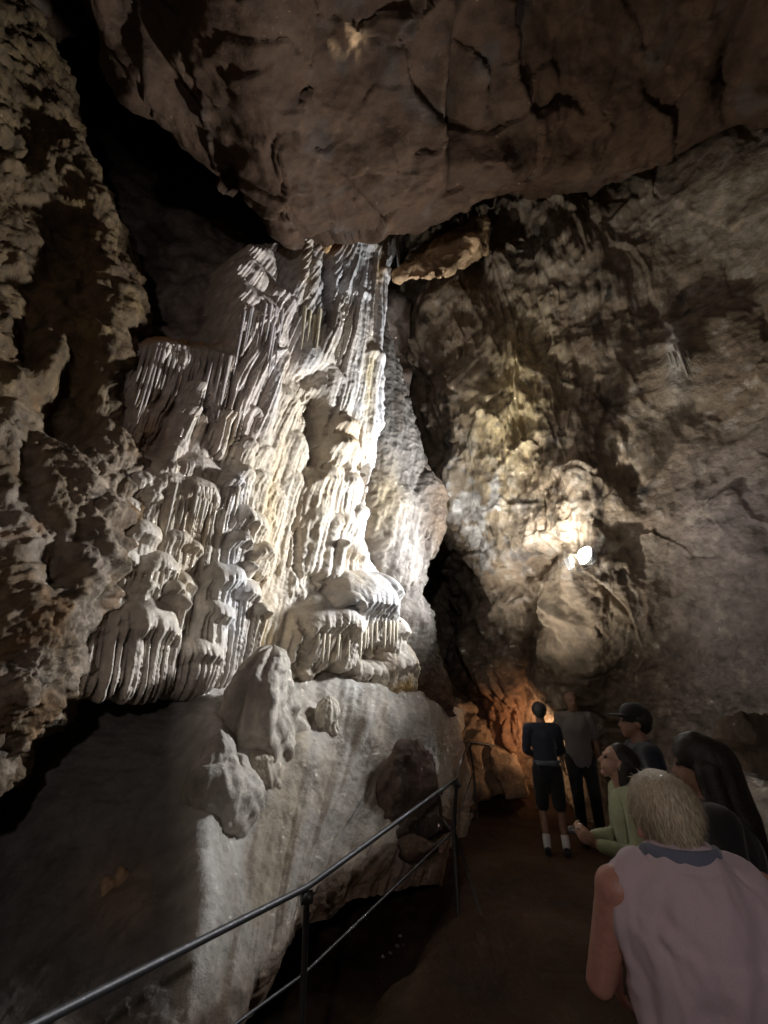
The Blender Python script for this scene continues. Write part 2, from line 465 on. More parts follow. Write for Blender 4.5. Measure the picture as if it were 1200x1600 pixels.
def lw_col(P, px, py, h):
    n = fbm(P * 1.2, 4, 301); n2 = fbm(P * 3.0, 4, 311); n3 = fbm(P * 7, 4, 321)
    c = np.broadcast_to(np.array([0.27, 0.225, 0.165]), P.shape).copy()
    c = mixc(c, (0.17, 0.125, 0.085), sstep(0.0, 0.7, -n) * 0.8)
    c = mixc(c, (0.40, 0.33, 0.20), sstep(0.1, 0.6, n2) * 0.6)
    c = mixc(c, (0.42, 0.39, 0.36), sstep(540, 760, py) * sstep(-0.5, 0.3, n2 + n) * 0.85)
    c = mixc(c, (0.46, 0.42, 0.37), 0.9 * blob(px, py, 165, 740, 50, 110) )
    c = mixc(c, DARK, sstep(0.3, 0.6, n3) * 0.6)
    c = mixc(c, (0.32, 0.20, 0.10), sstep(0.25, 0.5, fbm(P * 2.1, 3, 331)) * 0.5 * sstep(500, 600, py))
    return c
rock_sheet('cave_wall', rows, 520, 300, M_ROCK, 0.27, lambda P, px, py, h: lw_col(P, px, py, h) * (np.array([.40, .325, .235]) + sstep(560, 760, py)[..., None] * np.array([.14, .15, .17])), lw_disp, to=(0, 1, 3))  # tint dims the upper wall and lifts the lamplit lower part

# ---- far recess up on the left, and the rock that closes the chimney and the crevice
rows = []
for kk in range(9):
    r = []
    for x, d in ((-120, 4.2), (60, 4.3), (160, 4.5), (240, 4.7), (310, 4.8), (370, 4.85), (430, 5.0), (520, 5.6), (640, 6.6)):
        pb = 205 + (x - 150) * 0.72
        r.append((x, *[(pb - 420, 9.5), (pb - 200, 8.5), (pb - 70, 6.6), (pb, d + .35), (pb + 45, d + .05), (pb + 110, d), (pb + 190, d), (pb + 300, d), (pb + 480, d + .3)][kk]))
    rows.append(r)
def bk_disp(P, px, py):
    return 0.5 * fbm(P * 0.7, 3, 401) + 0.35 * fbm(P * 2.0, 5, 411) + 0.2 * facets(P * 1.2, 0.7, 5)[0] 
def bk_col(P, px, py, h):
    n = fbm(P * 1.5, 4, 421)
    c = np.broadcast_to(np.array([0.44, 0.36, 0.31]), P.shape).copy()
    c = mixc(c, (0.10, 0.075, 0.06), sstep(0, 0.7, n) * 0.8)
    return mixc(c, (0.25, 0.23, 0.22), sstep(0.1, 0.6, -n) * 0.5)
rock_sheet('cave_wall', rows, 150, 180, M_ROCK, 0.35, bk_col, bk_disp, to=(0, 1, 3))

# ---- the rest of the chamber behind and above (never in the picture, it only closes the cave)
rows = [[('w', x, y, z) for x in (-6, -3, 0, 3, 6, 9)] for (y, z) in ((-6.5, -0.5), (-7.0, 2.0), (-6.8, 5.0), (-6.0, 8.0), (-4.5, 9.8))]
rock_sheet('cave_wall', rows, 60, 90, M_ROCK, 0.4, lambda P, a, b, h: np.broadcast_to(BROWN, P.shape).copy(), lambda P, a, b: fbm(P * 0.6, 4, 501), to=(0, 0, 2))

# ---- floor: trodden clay path, dropping into a gully on the left of the railing
xs = np.linspace(-7, 11, 260); ys = np.linspace(-8, 14, 260)
xs = np.sign(xs - 0.8) * np.abs((xs - 0.8) / 10.0) ** 1.6 * 10.0 + 0.8
ys = np.sign(ys - 4) * np.abs((ys - 4) / 12.0) ** 1.5 * 12.0 + 4
X, Yg = np.meshgrid(xs, ys)
P = np.stack([X, Yg, np.zeros_like(X)], -1)
railx = np.interp(Yg, [-8, 1.39, 2.18, 4.7, 6.0, 14], [-2.4, -1.4, -0.9, 0.70, 1.0, 1.6])
z = 0.05 * fbm(P * 0.7, 3, 601) + 0.025 * fbm(P * 3, 4, 611) + 0.016 * fbm(P * 11, 3, 621)
z = z * (0.4 + 0.6 * sstep(0.2, 1.2, np.abs(X - railx - 1.4)))
z -= 0.38 * sstep(0.02, 0.55, railx - X + 0.10 * fbm(P * 2.0, 3, 651)) * sstep(7.0, 5.2, Yg)
z += 0.55 * sstep(7.3, 9.8, Yg)
z -= 0.15 * sstep(4.6, 3.2, Yg)
z += 0.10 * sstep(2.2, 3.6, X - railx) * (1 + fbm(P * 1.3, 3, 631))
P[..., 2] = z
n = fbm(P * 1.4, 4, 641)
c = np.broadcast_to(np.array([0.058, 0.029, 0.016]), P.shape).copy()
c = mixc(c, (0.034, 0.021, 0.014), sstep(0, 0.6, n) * 0.8)
c = mixc(c, (0.11, 0.075, 0.045), sstep(0.1, 0.6, -n) * 0.6)
floor = mesh_np('cave_floor', P, gridF(*X.shape), M_CLAY, c, flip=True)
floor['kind'] = 'structure'

def floor_z(x, y):
    i = np.argmin(np.abs(ys - y)); j = np.argmin(np.abs(xs - x))
    return float(z[i, j])

# ------------------------------------------------------------------ flowstone
NW = np.array([0.72, -0.69, 0.0]); NW /= np.linalg.norm(NW)      # out of the flowstone wall
UW = np.array([-NW[1], NW[0], 0.0])                              # along it, to the right

def ybase(px, py):
    """distance of the bare wall behind the flowstone"""
    yb = 3.5 + (px - 100) / 500 * 3.0
    yt = 3.7 + 0.0062 * np.maximum(px - 360, 0) + 0.0015 * np.minimum(px - 360, 0)
    t = (py - 380) / 700.0
    return yt + (yb - yt) * t

def poly_sd(px, py, poly):
    p = np.asarray(poly, float); q = np.roll(p, -1, 0)
    d = np.full(px.shape, 1e9); ins = np.zeros(px.shape, bool)
    for (ax, ay), (bx, by) in zip(p, q):
        ex, ey = bx - ax, by - ay
        t = np.clip(((px - ax) * ex + (py - ay) * ey) / (ex * ex + ey * ey + 1e-9), 0, 1)
        d = np.minimum(d, np.hypot(px - ax - t * ex, py - ay - t * ey))
        c = ((ay > py) != (by > py)) & (px < (bx - ax) * (py - ay) / (by - ay + 1e-12) + ax)
        ins ^= c
    return np.where(ins, d, -d)

CREAM = np.array([0.54, 0.465, 0.36]); BONE = np.array([0.54, 0.49, 0.425]); ICE = np.array([0.57, 0.565, 0.57])
LILAC = np.array([0.42, 0.365, 0.325]); TAN = np.array([0.40, 0.30, 0.19]); RUST = np.array([0.33, 0.19, 0.09])

def ribs(u, z, freq, seed, kind='billow'):
    freq = freq * 1.25
    a = noise2(u * freq, z * freq * 0.035, seed)
    b = noise2(u * freq * 2.3, z * freq * 0.08, seed + 5)
    if kind == 'billow':
        return np.sqrt(np.abs(a)) * 1.25 + 0.35 * np.abs(b) - 0.4
    if kind == 'ridge':
        return (1 - np.abs(a) * 1.9) ** 1 + 0.25 * b - 0.3
    return a + 0.4 * b

def flow(name, poly, tiers, off, label, rib=9.0, rib_amp=0.05, kind='billow', shear=0.0, step=1.35, small=0, colfn=None,
         bulge=0.13, rnd=60.0, sd=1, beads=0.012, parent=None, small_w=(0.07, 0.2), tilt=None, pits=()):
    poly = np.asarray(poly, float)
    x0, y0 = poly.min(0) - 26; x1, y1 = poly.max(0) + 26
    nc, nr = int((x1 - x0) / step), int((y1 - y0) / step)
    px, py = np.meshgrid(np.linspace(x0, x1, nc), np.linspace(y0, y1, nr))
    P = W(px, py, ybase(px, py))
    d = poly_sd(px, py, poly) + 5 * noise2(px * 0.05, py * 0.05, sd + 40) + 2.5 * noise2(px * 0.16, py * 0.16, sd + 41)
    u0 = P @ UW; z = P[..., 2]
    warp = 0.05 * noise2(u0 * 1.6, z * 1.1, sd + 50) + 0.02 * noise2(u0 * 4, z * 2.2, sd + 51)
    u = u0 + warp - shear * z
    H = np.zeros_like(u)
    rr = ribs(u, z, rib, sd, kind)
    fine = ribs(u, z, rib * 2.4, sd + 3, kind)
    allt = []
    for t in tiers:
        cx_, top, hw, bot, b = t[:5]
        c = W(cx_, top, ybase(cx_, top)); e = W(cx_ + hw, top, ybase(cx_ + hw, top)); f = W(cx_, bot, ybase(cx_, bot))
        allt.append((c @ UW, c[2], max(0.03, (e - c) @ UW), f[2], b, t[5] if len(t) > 5 else 1.0))
    rs = np.random.RandomState(sd + 900)
    ins = np.argwhere(d > 6)
    for k in range(small):
        i, j = ins[rs.randint(len(ins))]
        w = rs.uniform(*small_w)
        allt.append((u0[i, j], z[i, j], w, z[i, j] - w * rs.uniform(1.2, 5.0), rs.uniform(0.2, 0.5) * w, 0.9))
    depth = np.zeros_like(u)
    base = bulge * np.sqrt(np.clip(1 - (1 - np.clip(d / rnd, 0, 1)) ** 2, 0, 1))
    base = base + 0.05 * fbm(np.stack([u0 * 1.5, z * 1.0, 0 * z], -1), 3, sd + 60)
    H = base + rib_amp * rr * 0.9 + rib_amp * 0.35 * fine
    for (uc, zt, w, zb, b, ra) in allt:
        s = (u0 + warp * 0.6 - uc) / w
        m = (np.abs(s) < 1) & (z < zt + 0.05) & (z > zb - 0.5)
        if not m.any(): continue
        s, zz, r1, r2, bs, uu = s[m], z[m], rr[m], fine[m], base[m], u0[m]
        Lg = max(zt - zb, 0.05)
        cap = min(0.75 * w, 0.45 * Lg)
        dd = zt - 0.45 * w * s * s + 0.06 * noise2(uu * 5, uu * 0 + zt, 3) - zz
        t = np.clip(dd / cap, 0, 1)
        pr = np.sqrt(np.clip(1 - (1 - t) ** 2, 0, 1))
        Lf = Lg * (0.86 + 0.30 * r1 + 0.12 * r2) * (0.75 + 0.25 * np.sqrt(np.clip(1 - s * s, 0, 1)))
        end = 1 - np.clip((dd - Lf) / 0.07, 0, 1) ** 1.5
        lip = np.clip((dd - cap) / (0.35 * cap + 0.03), 0, 1)
        pr = pr * end * (1 - 0.26 * lip - 0.30 * np.clip((dd - cap) / Lg, 0, 1))
        ramp = sstep(0.35, 1.3, dd / cap)
        amp = min(1.0, 0.55 + w) * rib_amp * ra
        h = bs + 1.05 * b * np.clip(1 - s * s, 0, 1) ** 0.38 * pr + amp * (1.25 * r1 + 0.5 * r2) * ramp * end - 0.02
        h = np.where(dd > 0, h, -9)
        H[m] = np.maximum(H[m], h)
    q = np.stack([u0 * 9, z * 9, 0 * z], -1)
    H = H + beads * fbm(q, 3, sd + 70) + beads * 0.5 * fbm(q * np.array([1.5, 1.8, 1]), 2, sd + 75)
    if tilt:
        H = H - tilt[1] * (u0 - (W(tilt[0], 700, ybase(tilt[0], 700)) @ UW))
    for (qx, qy, ax, ay, dp) in pits:
        H = H - dp * np.exp(-(((px - qx) / ax) ** 2 + ((py - qy) / ay) ** 2) ** 2)
    out = np.clip(-d, 0, None)
    H = H - 0.0012 * out ** 2 - 0.022 * out
    P2 = P + NW * (H + off)[..., None] + np.array([0, 0, -0.22]) * (H - base)[..., None]
    col = colfn(P2, px, py, u0, z, rr) if colfn else np.broadcast_to(CREAM, P.shape)
    s = -1
    keep = d > -11
    F = gridF(nr, nc)
    k = keep.ravel()[F].all(1)
    F = F[k]
    used = np.zeros(nr * nc, bool); used[F.ravel()] = True
    remap = np.cumsum(used) - 1
    o = mesh_np(name, P2.reshape(-1, 3)[used], remap[F], M_FLOW, np.asarray(col).reshape(-1, 3)[used], parent=parent)
    if label: tag(o, label, 'flowstone', 'flowstone formations on the left wall')
    return o, (lambda ax, ay, extra=0.0: W(ax, ay, ybase(ax, ay)) + NW * (off + extra)), allt

def flow_col(pal, seed, stain=0.5):
    a, b, c3 = pal
    def f(P, px, py, u, z, rr):
        n = noise2(u * 1.3, z * 0.5, seed) + 0.5 * noise2(u * 5, z * 0.5, seed + 1)
        m = noise2(u * 3, z * 2.2, seed + 2) + 0.4 * noise2(u * 9, z * 6, seed + 6)
        c = np.broadcast_to(np.asarray(a), P.shape).copy()
        c = mixc(c, b, sstep(-0.1, 0.6, n))
        c = mixc(c, c3, sstep(0.12, 0.75, m) * stain)
        return c
    return f

def with_blobs(fn, blobs):
    def f(P, px, py, u, z, rr):
        c = fn(P, px, py, u, z, rr)
        for (a, b, ra, rb, col, k) in blobs:
            n = noise2(px * 0.07, py * 0.05, 5) * 0.8 + noise2(px * 0.2, py * 0.15, 6) * 0.4
            c = mixc(c, col, np.clip(k * blob(px, py, a, b, ra, rb) * sstep(-0.9, 0.3, n), 0, 1))
        return c
    return f


# ---- one continuous sheet of flowstone; its formations are cut from it afterwards as parts
OUT = [(116, 1088), (112, 990), (124, 905), (150, 820), (185, 740), (194, 690), (186, 640), (204, 545), (235, 527), (300, 530), (340, 542), (346, 490), (356, 425), (378, 392), (420, 384), (446, 396), (470, 372), (500, 345), (610, 343), (614, 392), (596, 425), (586, 470), (585, 560), (592, 660), (590, 720),
       (572, 760), (566, 800), (568, 860), (588, 896), (603, 940), (608, 990), (624, 1040), (650, 1094), (580, 1094), (520, 1076), (440, 1068), (402, 1050), (345, 1068), (280, 1086), (190, 1092)]
REG = {}
def region(name, poly, tiers, off, rib, amp, kind, fan, colfn, small, label, sd, sw=(0.05, 0.12), pits=(), tilt=None):
    REG[name] = dict(poly=poly, tiers=tiers, off=off, rib=rib, amp=amp, kind=kind, fan=fan, col=colfn, small=small, label=label, sd=sd, sw=sw, pits=pits, tilt=tilt)

region('terraces', [(118, 1064), (112, 990), (124, 905), (144, 835), (165, 770), (205, 718), (255, 690), (330, 700), (368, 742), (392, 800), (404, 880), (402, 960), (396, 1015), (345, 1040), (280, 1062), (190, 1066)],
    [(292, 712, 62, 790, .20), (305, 748, 58, 872, .28, 1.3), (270, 735, 60, 842, .20, 1.2), (342, 745, 24, 905, .34, 1.2), (215, 742, 40, 800, .16), (195, 780, 36, 830, .14),
     (262, 772, 22, 815, .18), (228, 770, 24, 812, .20), (212, 816, 36, 872, .30, .5), (262, 828, 36, 930, .26), (182, 852, 40, 905, .26), (232, 862, 42, 935, .30, 1.1), (285, 850, 20, 915, .28),
     (180, 884, 34, 1000, .20), (212, 900, 26, 945, .30), (252, 908, 22, 960, .32), (275, 896, 26, 985, .27), (225, 935, 54, 1080, .36, 1.5), (258, 928, 18, 1075, .40, 1.3), (185, 950, 26, 1082, .25, 1.4),
     (150, 965, 26, 1082, .14, 1.4), (335, 880, 38, 1086, .36, 1.1), (320, 930, 32, 1088, .36, 1.2), (300, 985, 34, 1090, .3, 1.3), (362, 905, 28, 1070, .34, 1.2), (384, 938, 18, 1054, .36, 1.3),
     (372, 800, 32, 862, .28), (385, 852, 24, 905, .30), (350, 838, 22, 902, .34), (365, 880, 12, 918, .32)],
    0.02, 8.5, .055, 'billow', -.3,
    with_blobs(flow_col((BONE, CREAM, LILAC), 11, 0.6), [(335, 930, 22, 90, ICE, 1.2), (345, 770, 30, 60, ICE, 0.9), (270, 740, 60, 40, LILAC * 1.1, 0.9), (130, 1000, 40, 60, LILAC, 1.0), (380, 850, 25, 60, CREAM, 1.0), (390, 980, 16, 50, CREAM * [1, .95, .8], 1.0)]),
    60, 'stacked cream terraces with organ-pipe curtains at lower left', 11)
region('shelf', [(186, 640), (204, 545), (235, 527), (300, 530), (345, 545), (372, 600), (372, 690), (350, 725), (300, 742), (232, 742), (200, 700)],
    [(262, 530, 75, 640, .26, 1.3), (330, 545, 45, 690, .22, 1.3), (240, 560, 45, 680, .16, 1.2), (288, 608, 20, 690, .36, 1.0), (280, 640, 22, 735, .34, 1.0), (336, 652, 16, 722, .34), (264, 690, 18, 738, .31, .8), (310, 655, 30, 735, .2), (222, 640, 26, 720, .12)],
    -0.06, 7.5, .07, 'ridge', .0,
    with_blobs(flow_col((LILAC * 1.12, BONE * 0.85, TAN), 21, 0.4), [(265, 536, 95, 16, RUST * 1.1, 1.6), (337, 690, 12, 40, CREAM, 1.2), (285, 640, 16, 50, BONE, 0.8), (220, 690, 26, 40, RUST * 0.9, .8)]),
    24, 'brown-capped shelf with a dripping fringe', 21, (0.04, 0.1), ((225, 705, 18, 14, .3), (308, 650, 6, 40, .25)))
region('tower', [(342, 560), (348, 490), (356, 425), (378, 392), (420, 384), (440, 420), (446, 500), (442, 600), (420, 690), (380, 716), (352, 690), (340, 620)],
    [(398, 388, 40, 470, .16, .5), (392, 420, 46, 500, .22, .5), (392, 462, 50, 560, .28, .8), (398, 486, 48, 700, .28, 1.3), (425, 470, 22, 690, .3, 1.2), (372, 540, 26, 640, .16), (418, 560, 18, 720, .34, 1.2)],
    0.0, 8.0, .05, 'ridge', .6,
    with_blobs(flow_col((LILAC * 1.15, LILAC * 1.3, BONE * 0.9), 31, 0.5), [(430, 450, 12, 40, ICE, 1.1), (425, 640, 20, 60, CREAM, .9), (408, 600, 8, 60, ICE, .8)]),
    16, 'lilac-grey domed tower with thin hanging ribs', 31)
region('slope', [(352, 730), (380, 690), (418, 630), (440, 592), (470, 604), (472, 650), (462, 690), (490, 720), (480, 760), (462, 830), (440, 900), (424, 960), (404, 960), (396, 860), (372, 780)],
    [(385, 640, 18, 740, .22, 1.1), (376, 690, 16, 770, .26), (400, 700, 20, 790, .2, 1.1), (368, 735, 18, 830, .28, 1.1), (432, 610, 30, 780, .18, 1.2), (450, 680, 26, 820, .14, 1.1), (420, 760, 26, 900, .12, 1.1), (452, 740, 28, 900, .12, 1.1), (405, 800, 20, 930, .12), (395, 740, 20, 850, .2, 1.1)],
    0.0, 8.0, .048, 'billow', 1.1,
    with_blobs(flow_col((CREAM, CREAM * [1.02, .95, .8], BONE), 41, 0.5), [(440, 900, 16, 80, BONE * .9, .8), (470, 700, 14, 30, BONE, .8)]),
    60, 'yellowish fluted slope', 41, (0.05, 0.12), ((474, 672, 13, 34, .4), (446, 870, 5, 50, .15)))
region('column', [(462, 800), (474, 740), (488, 690), (505, 664), (536, 664), (548, 690), (546, 740), (556, 800), (560, 860), (578, 880), (560, 920), (470, 930), (440, 900), (446, 850)],
    [(519, 664, 22, 732, .36, .7), (518, 690, 28, 742, .38, .8), (505, 730, 40, 830, .22, 1.1), (530, 742, 24, 860, .28, 1.1), (490, 790, 32, 915, .16, 1.1), (520, 800, 30, 905, .24, 1.2), (545, 790, 18, 880, .26), (470, 830, 24, 930, .1), (540, 850, 24, 915, .26, 1.1), (510, 850, 10, 915, .38, .6)],
    0.08, 7.5, .045, 'billow', .8,
    with_blobs(flow_col((CREAM, BONE, CREAM * [1, .9, .72]), 51, 0.6), [(550, 820, 14, 60, ICE, 1.2), (520, 680, 26, 16, TAN * 1.2, .8), (566, 880, 14, 30, ICE, 1.2)]),
    40, 'knobbed cream column with a mushroom-shaped boss', 51, (0.05, 0.12), ((478, 720, 9, 24, .35), (556, 752, 7, 30, .4), (470, 915, 20, 12, .2)), (510, .15))
region('canopy', [(436, 1062), (436, 980), (446, 930), (480, 912), (520, 898), (560, 880), (585, 896), (600, 940), (606, 990), (622, 1040), (646, 1092), (580, 1092), (520, 1074), (470, 1070)],
    [(500, 930, 58, 1032, .38, 1.3), (545, 893, 52, 1010, .44, 1.0), (575, 900, 28, 990, .40, .9), (505, 925, 26, 962, .48, .4), (590, 960, 26, 1082, .34, .9), (600, 1000, 34, 1092, .30, 1.2), (560, 1020, 40, 1085, .2, 1.2), (470, 960, 26, 1040, .3, 1.3), (455, 1030, 22, 1066, .2)],
    0.08, 8.0, .065, 'billow', .0,
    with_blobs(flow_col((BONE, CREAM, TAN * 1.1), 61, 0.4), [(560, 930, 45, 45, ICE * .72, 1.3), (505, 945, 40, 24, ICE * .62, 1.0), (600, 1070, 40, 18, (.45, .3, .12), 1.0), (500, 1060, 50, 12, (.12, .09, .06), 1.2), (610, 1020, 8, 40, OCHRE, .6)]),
    40, 'rounded grey-white canopy with a skirt of short drips', 61, (0.05, 0.12), ((548, 1018, 20, 18, .4), (446, 1020, 7, 40, .2)))
region('drapery', [(440, 470), (450, 410), (470, 380), (500, 340), (615, 340), (614, 392), (596, 425), (585, 470), (584, 560), (590, 660), (588, 720), (572, 742), (552, 700), (532, 662), (505, 650), (470, 610), (446, 590)],
    [(538, 340, 24, 560, .24, 1.6), (520, 372, 18, 600, .20, 1.5), (560, 400, 28, 690, .28, 1.6), (545, 470, 24, 665, .24, 1.5), (575, 440, 14, 735, .34, 1.5), (560, 560, 22, 735, .3, 1.4), (595, 345, 20, 440, .26, 1.0),
     (458, 392, 12, 560, .2, 1.0), (470, 430, 10, 520, .15), (480, 560, 36, 645, .10, .8), (500, 590, 26, 652, .15, .8)],
    0.10, 6.0, .065, 'billow', 1.2,
    with_blobs(flow_col((ICE, BONE * 1.1, CREAM), 71, 0.35), [(455, 450, 14, 80, CREAM, 1.2), (480, 520, 20, 60, (.22, .2, .19), 1.0), (495, 395, 24, 26, (.40, .22, .09), 1.3), (590, 385, 18, 22, (.3, .26, .22), .9), (548, 610, 8, 50, (.62, .5, .26), .9), (560, 440, 10, 40, (.5, .36, .18), .9), (505, 620, 40, 30, BONE * .8, .8)]),
    16, 'tall white drapery of long folds hanging from the ceiling lip', 71, (0.05, 0.12), ((486, 480, 6, 46, .5), (508, 480, 4, 40, .35), (470, 605, 22, 10, .2)), (545, .15))

def build_flow(step=1.3):
    x0, x1, y0, y1 = 96, 672, 326, 1112
    nc, nr = int((x1 - x0) / step), int((y1 - y0) / step)
    px, py = np.meshgrid(np.linspace(x0, x1, nc), np.linspace(y0, y1, nr))
    P = W(px, py, ybase(px, py))
    u0 = P @ UW; z = P[..., 2]
    jig = 5 * noise2(px * 0.05, py * 0.05, 40) + 2.5 * noise2(px * 0.16, py * 0.16, 41)
    dout = poly_sd(px, py, OUT) + jig
    SD = {k: poly_sd(px, py, r['poly']) + 0.6 * jig for k, r in REG.items()}
    names = list(REG)
    ST = np.stack([SD[k] for k in names])
    own = ST.argmax(0)
    wt = np.exp(np.clip(ST, -120, 30) / 9.0); wt /= wt.sum(0)
    ws = np.exp(np.clip(ST, -200, 60) / 22.0); ws /= ws.sum(0)
    warp = 0.05 * noise2(u0 * 1.6, z * 1.1, 50) + 0.02 * noise2(u0 * 4, z * 2.2, 51)
    apex_u, apex_z = W(565, 360, ybase(565, 360)) @ UW, 10.8
    rr = np.zeros_like(u0); fine = np.zeros_like(u0); amp = np.zeros_like(u0); base = np.zeros_like(u0); col = np.zeros(P.shape)
    for i, k in enumerate(names):
        r = REG[k]
        m = wt[i] > 0.01
        u = apex_u + (u0[m] + warp[m] - apex_u) * (5.0 / np.maximum(apex_z - z[m], 1.2)) ** r['fan']
        a = ribs(u, z[m], r['rib'], r['sd'], r['kind']); f = ribs(u, z[m], r['rib'] * 2.4, r['sd'] + 3, r['kind'])
        rr[m] += wt[i][m] * a; fine[m] += wt[i][m] * f; amp[m] += wt[i][m] * r['amp']
        col[m] += wt[i][m][:, None] * r['col'](P[m], px[m], py[m], u0[m], z[m], a)
        base += ws[i] * r['off']
        if r['tilt']:
            base -= ws[i] * r['tilt'][1] * (u0 - W(r['tilt'][0], 700, ybase(r['tilt'][0], 700)) @ UW)
    amp = amp * (0.85 + 0.5 * noise2(u0 * 1.1, z * 0.8, 55))
    rnd = 34.0
    base = base + 0.16 * np.sqrt(np.clip(1 - (1 - np.clip(dout / rnd, 0, 1)) ** 2, 0, 1)) + 0.09 * fbm(np.stack([u0 * 0.9, z * 0.6, 0 * z], -1), 3, 60)
    H = base + amp * (rr * 0.95 + 0.5 * fine)
    rs = np.random.RandomState(901)
    allt = []
    for i, k in enumerate(names):
        r = REG[k]
        for t in r['tiers']:
            cx_, top, hw, bot, b = t[:5]
            c = W(cx_, top, ybase(cx_, top)); e = W(cx_ + hw, top, ybase(cx_ + hw, top)); f = W(cx_, bot, ybase(cx_, bot))
            allt.append((c @ UW, c[2], max(0.03, (e - c) @ UW), f[2], b, t[5] if len(t) > 5 else 1.0, 1.15 if k in ('terraces', 'shelf', 'canopy') else 0.9))
        ins = np.argwhere(SD[k] > 5)
        for q in range(r['small']):
            i_, j_ = ins[rs.randint(len(ins))]
            w = rs.uniform(*r['sw'])
            allt.append((u0[i_, j_], z[i_, j_], w, z[i_, j_] - w * rs.uniform(1.5, 6.0), rs.uniform(0.2, 0.5) * w, 0.9, 1.0))
    for (uc, zt, w, zb, b, ra, bk) in allt:
        s = (u0 + warp * 0.6 - uc) / w
        m = (np.abs(s) < 1) & (z < zt + 0.05) & (z > zb - 0.5)
        if not m.any(): continue
        s, zz, r1, r2, bs, uu, am = s[m], z[m], rr[m], fine[m], base[m], u0[m], amp[m]
        Lg = max(zt - zb, 0.05)
        cap = min(0.75 * w, 0.45 * Lg)
        dd = zt - 0.45 * w * s * s + 0.06 * noise2(uu * 5, uu * 0 + zt, 3) - zz
        t = np.clip(dd / cap, 0, 1)
        pr = np.sqrt(np.clip(1 - (1 - t) ** 2, 0, 1))
        Lf = Lg * (0.86 + 0.30 * r1 + 0.12 * r2) * (0.75 + 0.25 * np.sqrt(np.clip(1 - s * s, 0, 1)))
        end = 1 - np.clip((dd - Lf) / 0.10, 0, 1) ** 1.5
        lip = np.clip((dd - cap) / (0.35 * cap + 0.03), 0, 1)
        pr = pr * end * (1 - 0.28 * lip - 0.30 * np.clip((dd - cap) / Lg, 0, 1))
        ramp = sstep(0.35, 1.3, dd / cap)
        h = bs + bk * b * np.clip(1 - s * s, 0, 1) ** 0.5 * pr + am * min(1.0, 0.55 + w) * ra * (1.2 * r1 + 0.65 * r2) * ramp * end - 0.02
        h = np.where(dd > 0, h, -9)
        H[m] = np.maximum(H[m], h)
    q = np.stack([u0 * 9, z * 9, 0 * z], -1)
    H = H + 0.012 * fbm(q, 3, 70) + 0.006 * fbm(q * np.array([1.5, 1.8, 1]), 2, 75)
    for k in names:
        for (qx, qy, ax, ay, dp) in REG[k]['pits']:
            H = H - 0.6 * dp * np.exp(-(((px - qx + 1.2 * jig) / ax) ** 2 + ((py - qy + 1.5 * jig) / ay) ** 2) ** 2)
    out = np.clip(-dout, 0, None)
    H = H - 0.0016 * out ** 2 - 0.024 * out
    P2 = P + NW * H[..., None] + np.array([0, 0, -0.22]) * (H - base)[..., None]
    nrm = -normals(P2)
    if (nrm * (CAM - P2)).sum(-1).mean() < 0: nrm = -nrm
    e = empty('flowstone_cascade', tuple(W(380, 1066, ybase(380, 1066))))
    tag(e, 'great cream flowstone cascade spreading down the left wall from the ceiling lip', 'flowstone')
    F = gridF(nr, nc)
    ok = (dout > -12).ravel()[F].all(1)
    fo = own.ravel()[F[:, 0]]
    parts = {}
    Vf, Cf, Nf = P2.reshape(-1, 3), col.reshape(-1, 3), nrm.reshape(-1, 3)
    for i, k in enumerate(names):
        Fk = F[ok & (fo == i)]
        used = np.zeros(nr * nc, bool); used[Fk.ravel()] = True
        remap = np.cumsum(used) - 1
        o = mesh_np(k, Vf[used], remap[Fk], M_FLOW, Cf[used], parent=e)
        o.location = -e.location
        o.data.normals_split_custom_set_from_vertices(Nf[used].tolist())
        o['label'] = REG[k]['label']
        parts[k] = o
    mxx, myy = PX(P2)
    def surf(ax, ay, extra=0.0):
        kk = np.argmin((px - ax) ** 2 + (py - ay) ** 2)
        return P2.reshape(-1, 3)[kk] + NW * extra
    return e, parts, surf
FLOW, FP, fsurf = build_flow()

# ---- grey fin of bedrock between the drapery and the crevice
def fin_col(P, px, py, u, z, rr):
    n = noise2(u * 4, z * 1.0, 81) + 0.6 * noise2(u * 12, z * 4, 82); m = noise2(u * 2.2, z * 0.9, 83)
    c = np.broadcast_to(np.array([0.27, 0.25, 0.225]), P.shape).copy()
    c = mixc(c, (0.17, 0.14, 0.115), sstep(0.0, 0.6, n) * 0.8)
    c = mixc(c, (0.40, 0.36, 0.32), sstep(0.1, 0.7, -n) * 0.7)
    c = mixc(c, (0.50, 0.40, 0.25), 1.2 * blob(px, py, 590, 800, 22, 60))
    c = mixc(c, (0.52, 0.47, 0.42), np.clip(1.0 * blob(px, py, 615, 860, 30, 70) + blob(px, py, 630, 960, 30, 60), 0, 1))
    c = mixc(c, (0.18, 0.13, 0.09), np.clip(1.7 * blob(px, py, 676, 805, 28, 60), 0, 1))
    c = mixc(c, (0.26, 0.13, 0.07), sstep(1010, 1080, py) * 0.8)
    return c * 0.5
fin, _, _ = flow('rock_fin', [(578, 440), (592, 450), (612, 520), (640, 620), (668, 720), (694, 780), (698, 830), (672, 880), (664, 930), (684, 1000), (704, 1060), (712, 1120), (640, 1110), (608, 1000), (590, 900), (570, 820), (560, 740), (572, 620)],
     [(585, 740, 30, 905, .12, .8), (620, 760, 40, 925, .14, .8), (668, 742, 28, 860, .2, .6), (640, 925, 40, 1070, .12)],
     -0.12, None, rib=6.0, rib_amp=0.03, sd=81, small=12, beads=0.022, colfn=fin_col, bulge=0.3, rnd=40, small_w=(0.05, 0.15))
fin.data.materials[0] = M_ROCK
tag(fin, 'grey streaked rock fin rising beside the black crevice right of the drapery', 'rock')

